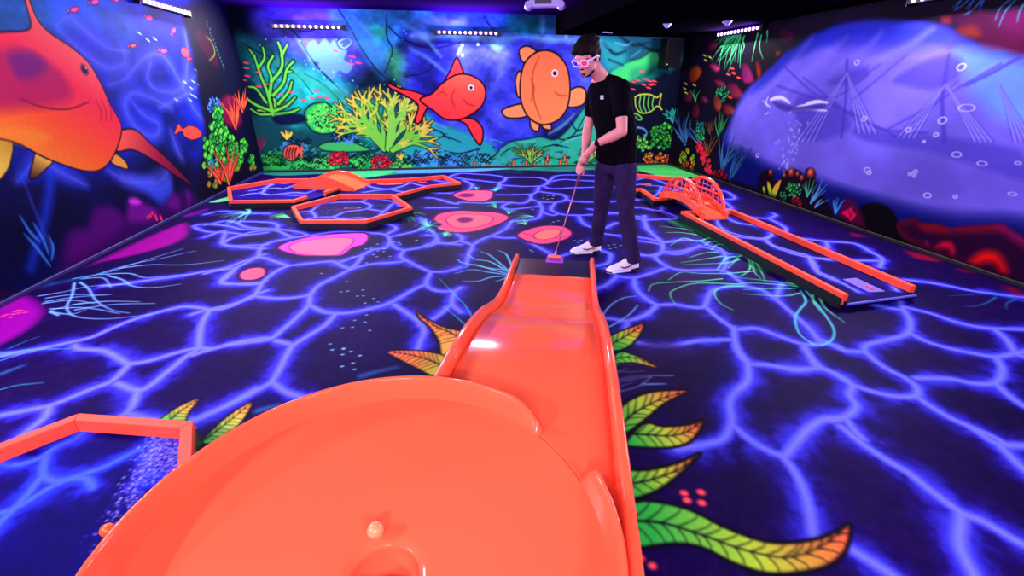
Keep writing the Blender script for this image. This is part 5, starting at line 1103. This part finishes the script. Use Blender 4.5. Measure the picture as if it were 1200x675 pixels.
# --- head frame: turned with the body and bent down to the ball
look = Vector((-.67, -.54, -.50)).normalized()
hr = look.cross(ud).normalized(); hu = hr.cross(look).normalized()
HM = Matrix((look, hr, hu)).transposed()
def hp(f_, r_, u_): return hc+look*f_+hr*r_+hu*u_
bm = bmesh.new()
def hb(f_, r_, u_, s): ball(bm, hp(f_, r_, u_), s, 20, 14, HM)
hb(-.015, 0, .03, (.098, .077, .092)); hb(.015, 0, -.015, (.074, .066, .085)); hb(.035, 0, -.062, (.048, .046, .045)); hb(.055, 0, -.088, (.026, .026, .022))   # cranium, face, jaw, chin
hb(.07, 0, .035, (.022, .05, .03)); hb(.086, 0, -.003, (.014, .010, .026)); hb(.096, 0, -.020, (.013, .012, .011)); hb(.088, .012, -.024, (.009, .008, .007)); hb(.088, -.012, -.024, (.009, .008, .007))
hb(.082, 0, -.048, (.010, .023, .006)); hb(.081, 0, -.060, (.010, .019, .006)); hb(.063, .034, -.018, (.022, .02, .022)); hb(.063, -.034, -.018, (.022, .02, .022))
for s in (-1, 1): hb(-.012, s*.076, -.008, (.018, .008, .03)); hb(-.004, s*.076, -.026, (.01, .007, .012)); hb(.02, s*.052, -.055, (.03, .012, .025))
chain(bm, [(hp(-.030, 0, -.05), .052), (neckt, .053), (neckb, .060)], HM)
chain(bm, [(neckb+Vector((0, 0, -.02)), (.06, .085, .05)), (upch, (.09, .15, .07)), (chest, (.10, .155, .10)), (waist, (.09, .135, .10)), (hipc, (.095, .15, .10))], BF)
for sh, el, wr in ((shL, elL, wrL), (shR, elR, wrR)):
    mid = sh.lerp(el, .45); fm = el.lerp(wr, .3)
    chain(bm, [(upch+(sh-upch)*.55, .055), (sh, .056), (mid, .047), (el, .040), (fm, .041), (wr.lerp(el, .12), .028), (wr, (.027, .027, .027))])
for hpj, kn, an in ((hipL, knL, anL), (hipR, knR, anR)): chain(bm, [(hpj, .08), (kn, .052), (kn.lerp(an, .3), .048), (an, .030), (an+Vector((-.03, -.005, -.05)), (.034, .028, .02))])
# hands round the grip
def perp(a):
    u = Vector((0, 0, 1)).cross(a).normalized(); return u, a.cross(u).normalized()
gu, gv = perp(sd)
def around(c, ang, r, h=0): return c+gu*math.cos(ang)*r+gv*math.sin(ang)*r+sd*h
def hand(wr, gc, dirn):
    w = (wr-gc); w = w-sd*w.dot(sd); w0 = math.atan2(w.dot(gv), w.dot(gu))
    palm = around(gc, w0+dirn*.35, .036)
    chain(bm, [(wr, (.026,)*3), (wr.lerp(palm, .5), .027), (palm+sd*.012, (.026, .024, .026)), (palm-sd*.022, .022)], None, .4)
    for k in range(4):       # four fingers curl over the grip, unequal lengths
        h = .030-k*.0195; L = (1.0, 1.12, 1.05, .82)[k]; pts = []
        for i in range(7):
            t = i/6; ang = w0+dirn*(.55+t*2.9*L); r = .034-.009*math.sin(PI*min(1, t*1.1))*.6-.006*t
            pts.append((around(gc, ang, r, h-.004*t), .0098-.0018*t))
        chain(bm, pts, None, .6)
    tp = [(around(gc, w0+dirn*.1, .036, .03), .0125), (around(gc, w0-dirn*.55, .034, .014), .0115), (around(gc, w0-dirn*1.2, .028, -.012), .0105), (around(gc, w0-dirn*1.5, .024, -.034), .009)]
    chain(bm, tp, None, .5)
gR = headc+sd*((g0-headc).length+.015); gL = headc+sd*((g0-headc).length+.115)
hand(wrR, gR, 1); hand(wrL, gL, -1)
body = obj('body', bm, SKIN); fuse(body, .0055, 4); body.parent = P_root
body.matrix_parent_inverse = Matrix.Translation(-Vector((1.43, 3.54, 0)))
def cloth(name, build, m, vox=.008, sm=5):
    global bm
    bm = bmesh.new(); build(); o = obj(name, bm, m); fuse(o, vox, sm); o.parent = P_root; o.matrix_parent_inverse = Matrix.Translation(-Vector((1.43, 3.54, 0))); return o
def b_shirt():
    chain(bm, [(neckb+Vector((.015, 0, -.022)), (.072, .092, .034)), (neckb.lerp(upch, .55), (.098, .150, .05)), (upch+Vector((0, 0, .005)), (.116, .182, .075)), (chest, (.132, .188, .10)), (waist+Vector((.0, 0, .02)), (.128, .178, .10)), (hipc.lerp(waist, .15), (.130, .182, .05))], BF)
    for sx_, sh in ((1, shL), (-1, shR)):
        chain(bm, [(V(at_y(711, 91, 3.56)), (.055, .06, .030)), (V(at_y(711, 91, 3.56)).lerp(sh, .7)+Vector((0, 0, .022)), (.065, .06, .042))], BF)
    for sh, el in ((shL, elL), (shR, elR)):
        chain(bm, [(upch+(sh-upch)*.5, .075), (sh+(sh-upch)*.03, .074), (sh.lerp(el, .52), .064)])
sh_o = cloth('t_shirt', b_shirt, SHIRT)
def b_jeans():
    chain(bm, [(hipc+Vector((0, 0, .06)), (.105, .158, .05)), (hipc+Vector((0, 0, -.03)), (.108, .160, .07))], BF)
    for h_, k_, a2, s in ((hipL, knL, anL, 1), (hipR, knR, anR, -1)):
        chain(bm, [(h_+Vector((0, 0, .02)), (.100, .088, .09)), (h_.lerp(k_, .45), (.088, .080, .08)), (k_, (.068, .064, .06)), (k_.lerp(a2, .35), (.068, .064, .06)), (k_.lerp(a2, .76), (.063, .058, .04)), (k_.lerp(a2, .92), (.068, .060, .035)), (k_.lerp(a2, 1.03), (.074, .060, .025))], BF)
cloth('jeans', b_jeans, JEAN)
# hair
def b_hair():
    def hb(f_, r_, u_, s): ball(bm, hp(f_, r_, u_), s, 18, 12, HM)
    hb(-.030, 0, .052, (.100, .084, .088)); hb(-.062, 0, .010, (.060, .076, .078)); hb(.030, 0, .098, (.066, .070, .036)); hb(-.02, 0, .088, (.085, .078, .055)); hb(.070, .022, .088, (.032, .038, .024)); hb(.074, -.025, .082, (.028, .036, .026))
    hb(-.085, 0, -.035, (.028, .055, .045))
    for s in (-1, 1): hb(.000, s*.070, .040, (.040, .018, .040)); hb(.012, s*.074, .012, (.012, .010, .030)); hb(.045, s*.055, .075, (.035, .028, .028))
    rn = random.Random(3)
    for k in range(60):
        a = rn.uniform(-2.6, 2.6); e = rn.uniform(.25, 1.1); f_ = -.03+.10*math.cos(a)*math.cos(e); r_ = .086*math.sin(a)*math.cos(e); u_ = .052+.088*math.sin(e)
        ball(bm, hp(f_, r_, u_), (.020, .010, .010), 10, 6, HM @ Matrix.Rotation(rn.uniform(-.6, .6), 3, 'Z'))
cloth('hair', b_hair, HAIRM, .006, 2)
def pr(o): o.parent = P_root; o.matrix_parent_inverse = Matrix.Translation(-Vector((1.43, 3.54, 0))); return o
# eyebrows, goatee, eyes
bm = bmesh.new()
for s in (-1, 1): chain(bm, [(hp(.083, s*.016, .030), .0045), (hp(.078, s*.034, .034), .005), (hp(.064, s*.050, .028), .0035)])
pr(obj('eyebrows', bm, HAIRM, smooth=True))
bm = bmesh.new(); ball(bm, hp(.076, 0, -.078), (.010, .013, .013), 12, 8, HM); ball(bm, hp(.088, 0, -.0385), (.004, .020, .004), 12, 8, HM)
for s in (-1, 1): chain(bm, [(hp(.03, s*.056, -.075), .007), (hp(.055, s*.034, -.098), .007), (hp(.072, s*.01, -.098), .006)])
pr(obj('beard', bm, HAIRM, smooth=True))
for s in (-1, 1):
    bm = bmesh.new(); ball(bm, hp(.074, s*.031, .012), .0115, 14, 10); e = pr(obj('eye', bm, WHITEP, smooth=True))
    bm = bmesh.new(); ball(bm, hp(.083, s*.031, .010), .0052, 10, 8); q = obj('iris', bm, HAIRM, smooth=True); q.parent = e
# glasses
GW = mat('white_glasses_frame', (226, 200, 255), .35)
gx = thing  # noqa
bm = bmesh.new()
for s in (-1, 1):
    q = [hp(.101-.012*abs(r_)/.06, s*r_, u_) for r_, u_ in ((.010, .020), (.022, .029), (.045, .030), (.062, .026), (.064, .008), (.056, -.010), (.030, -.014), (.014, -.008))]
    tube(bm, q, .0052, 8, closed=True)
    tube(bm, [hp(.092, s*.064, .020), hp(.060, s*.076, .018), hp(.02, s*.082, .014), hp(-.02, s*.083, .006), hp(-.035, s*.082, -.012)], [.0075, .008, .006, .005, .004], 8)
tube(bm, [hp(.102, -.012, .012), hp(.104, 0, .014), hp(.102, .012, .012)], .005, 8)
gf = pr(obj('glasses_frame', bm, GW, smooth=True))
for s, c, nm in ((-1, (255, 70, 90), 'red_lens'), (1, (40, 50, 190), 'blue_lens')):
    bm = bmesh.new(); loft(bm, [[hp(o_+.100-.012*abs(r_)/.06, s*r_, u_) for r_, u_ in ((.011, .018), (.022, .027), (.045, .028), (.060, .024), (.062, .008), (.054, -.008), (.030, -.012), (.015, -.007))] for o_ in (-.0012, .0012)])
    l = obj('lens', bm, mat(nm, c, .12, .6), gf); l['label'] = 'red lens' if s < 0 else 'blue lens'
# watch
ax_ = (wrL-elL).normalized(); u_, v_ = perp(ax_); c0 = wrL.lerp(elL, .10); bm = bmesh.new(); rr = []
for k in (-.012, -.008, .008, .012): rr.append([c0+ax_*k+(u_*math.cos(2*PI*i/24)+v_*math.sin(2*PI*i/24))*(.033 if abs(k) < .01 else .030) for i in range(24)])
loft(bm, rr); wt = pr(obj('watch', bm, BLACKP, smooth=True))
bm = bmesh.new(); nd = (Vector((0, -1, .3))-ax_*Vector((0, -1, .3)).dot(ax_)).normalized(); ball(bm, c0+nd*.032, (.018, .018, .018), 16, 10); obj('watch_case', bm, BLACKP, smooth=True).parent = wt
# shirt badge
lp = V(at_y(705.5, 114, 3.40))
def project(o, p, d):
    dg = bpy.context.evaluated_depsgraph_get(); me = o.data; from mathutils.bvhtree import BVHTree
    bt = BVHTree.FromPolygons([v.co for v in me.vertices], [tuple(f_.vertices) for f_ in me.polygons]); h = bt.ray_cast(p, d); return h
cam_d = (lp-Vector(CAM)).normalized(); h = project(sh_o, Vector(CAM), cam_d)
hp0, hn = (h[0], h[1]) if h[0] is not None else (lp, Vector((-.5, -.8, 0)))
bx = Vector((0, 0, 1)).cross(hn).normalized(); by = hn.cross(bx)
bm = bmesh.new(); loft(bm, [[hp0+hn*o_+bx*x*.013+by*y*.013 for x, y in ((-1, -1), (1, -1), (1, 1), (-1, 1))] for o_ in (-.002, .0025)]); bd = pr(obj('chest_badge', bm, WHITEP))
bm = bmesh.new()
for x0, y0, x1, y1 in ((-.7, -.6, -.7, .1), (-.7, .1, 0, .1), (0, .1, 0, -.6), (0, -.1, .7, -.1), (.7, -.1, .7, -.6), (-.4, .5, .5, .5)):
    tube(bm, [hp0+hn*.003+bx*x0*.011+by*y0*.011, hp0+hn*.003+bx*x1*.011+by*y1*.011], .0016, 6)
obj('badge_mark', bm, BLACKP, bd)
# shoes
SHOEW = mat('white_leather', (232, 222, 246), .5, noise=.03); RED = mat('dark_red_leather', (150, 20, 50), .5)
def shoe(heel, toe, label_side):
    L = (toe-heel).length; fx = (toe-heel).normalized(); sy = ud.cross(fx)
    P = lambda x, y, zz: heel+fx*x*L+sy*y+ud*zz
    w = lambda x: .036+.014*math.sin(PI*min(1, max(0, x))**.8) if x < .75 else .050*math.sqrt(max(.02, 1-((x-.72)/.30)**2))
    bm = bmesh.new(); rr = []
    xs = [0, .02, .06, .12, .2, .3, .4, .5, .6, .7, .8, .88, .94, .98, 1]
    for x in xs:
        ww = w(x)*(.55 if x in (0, 1) else .85 if x in (.02, .98) else 1); zt = .030+.006*(1-x); rr.append([P(x, ww*math.cos(a), (.004 if math.sin(a) < 0 else zt) if abs(math.sin(a)) > .3 else .018) for a in [2*PI*i/16+.2 for i in range(16)]])
    loft(bm, rr); so = pr(obj('shoe_sole', bm, SHOEW, smooth=True, bevel=0))
    bm = bmesh.new(); rr = []
    top = [(0, .085), (.05, .118), (.12, .122), (.22, .122), (.32, .122), (.42, .112), (.5, .098), (.6, .083), (.7, .073), (.8, .066), (.9, .056), (.97, .044), (1, .030)]
    for x, zt in top:
        ww = w(x)*(.94 if 0.03 < x < .96 else .62); rr.append([P(x, ww*math.cos(a)*(1 if math.sin(a) < .2 else .82), .026+max(0, (zt-.026)*math.sin(a)) if math.sin(a) > 0 else .024) for a in [PI*i/12 for i in range(13)]]+[P(x, -ww*.6, .022), P(x, ww*.6, .022)])
    loft(bm, rr); up_ = obj('shoe', bm, SHOEW, None, smooth=True); pr(up_)
    bm = bmesh.new(); tube(bm, [P(.20, 0, .10), P(.19, 0, .13), P(.185, 0, .17)], [.043, .041, .040], 16); pr(obj('sock', bm, SHIRT, smooth=True))
    for sg in (-1, 1):
        sw = [(.30, .040), (.36, .050), (.44, .047), (.54, .053), (.66, .064), (.55, .062), (.44, .060), (.35, .064), (.30, .056)]
        sw = [(.66, .062), (.60, .047), (.52, .041), (.42, .046), (.16, .074), (.40, .058), (.50, .054), (.57, .057)]
        bm = bmesh.new(); loft(bm, [[P(x, sg*(w(x)*(.975-.10*max(0, (zz-.04)/.05))+o_), zz) for x, zz in sw] for o_ in (-.004, .0035)]); obj('side_mark', bm, RED, None).parent = up_
        bm = bmesh.new(); loft(bm, [[P(x, sg*(w(x)+o_), zz) for x, zz in ((.03, .012), (.30, .010), (.34, .017), (.28, .026), (.05, .028))] for o_ in (-.003, .002)]); obj('heel_window', bm, BLACKP, None).parent = up_
    bm = bmesh.new()
    for k in range(4): x = .44+.055*k; zt = .098-.009*k; tube(bm, [P(x, -.028, zt-.012), P(x, 0, zt+.004), P(x, .028, zt-.012)], .004, 6)
    obj('laces', bm, WHITEP, None, smooth=True).parent = up_
    bm = bmesh.new(); box(bm, P(.40, 0, .112), (.02, .03, .012)); obj('tongue_tag', bm, RED, None).parent = up_
    bm = bmesh.new(); tube(bm, [P(.9, -w(.9)-.001, .016), P(.97, -w(.97)*.8, .016), P(1.004, 0, .016), P(.97, w(.97)*.8, .016), P(.9, w(.9)+.001, .016)], .006, 6); obj('toe_guard', bm, BLACKP, None, smooth=True).parent = up_
shoe(V((1.60, 3.34, 0)), V((1.305, 3.285, 0)), 'L'); shoe(V((1.425, 3.80, 0)), V((1.13, 3.78, 0)), 'R')
# putter
t = thing('golf_putter', 'slim putter with orange-pink head held over the tee by the player', 'golf club', tuple(headc))
bm = bmesh.new(); tube(bm, [headc+sd*.03, headc+sd*((g0-headc).length-.11)], [.0048, .006], 10); obj('shaft', bm, mat('pink_steel_shaft', (200, 120, 160), .25, .6, metal=.3), t, smooth=True)
bm = bmesh.new(); tube(bm, [headc+sd*((g0-headc).length-.12), headc+sd*((g0-headc).length), gt], [.009, .012, .0135], 12); obj('grip', bm, mat('dark_red_grip', (120, 40, 60), .7), t, smooth=True)
bm = bmesh.new(); cx = Vector((n_[0], n_[1], 0)); cy = Vector((a_[0], a_[1], 0)); rr = []
for x in (-.058, -.054, -.03, .03, .054, .058):
    k = 1 if abs(x) < .05 else (.8 if abs(x) < .056 else .45); rr.append([headc+cx*x+cy*(.024*k*math.cos(a))+ud*(.014*k*math.sin(a)-.002) for a in [2*PI*i/14 for i in range(14)]])
loft(bm, rr); obj('club_head', bm, mat('orange_pink_head', (255, 110, 96), .4), t, smooth=True)
bm = bmesh.new(); tube(bm, [headc, headc+sd*.05], [.011, .0075], 10); obj('hosel', bm, mat('orange_pink_hosel', (255, 130, 110), .4), t, smooth=True)
own(t)

# ================================================================== WORLD AND VIEW
w = bpy.data.worlds.new('world'); SC.world = w; w.use_nodes = True
w.node_tree.nodes['Background'].inputs['Color'].default_value = (.12, .06, .3, 1); w.node_tree.nodes['Background'].inputs['Strength'].default_value = .05
vs_ = SC.view_settings; vs_.view_transform = 'Standard'; vs_.look = 'None'; vs_.gamma = 1; vs_.use_curve_mapping = False; vs_.exposure = 1.0
SC.cycles.max_bounces = 6; SC.cycles.diffuse_bounces = 3; SC.cycles.caustics_reflective = False; SC.cycles.caustics_refractive = False; SC.cycles.sample_clamp_indirect = 6
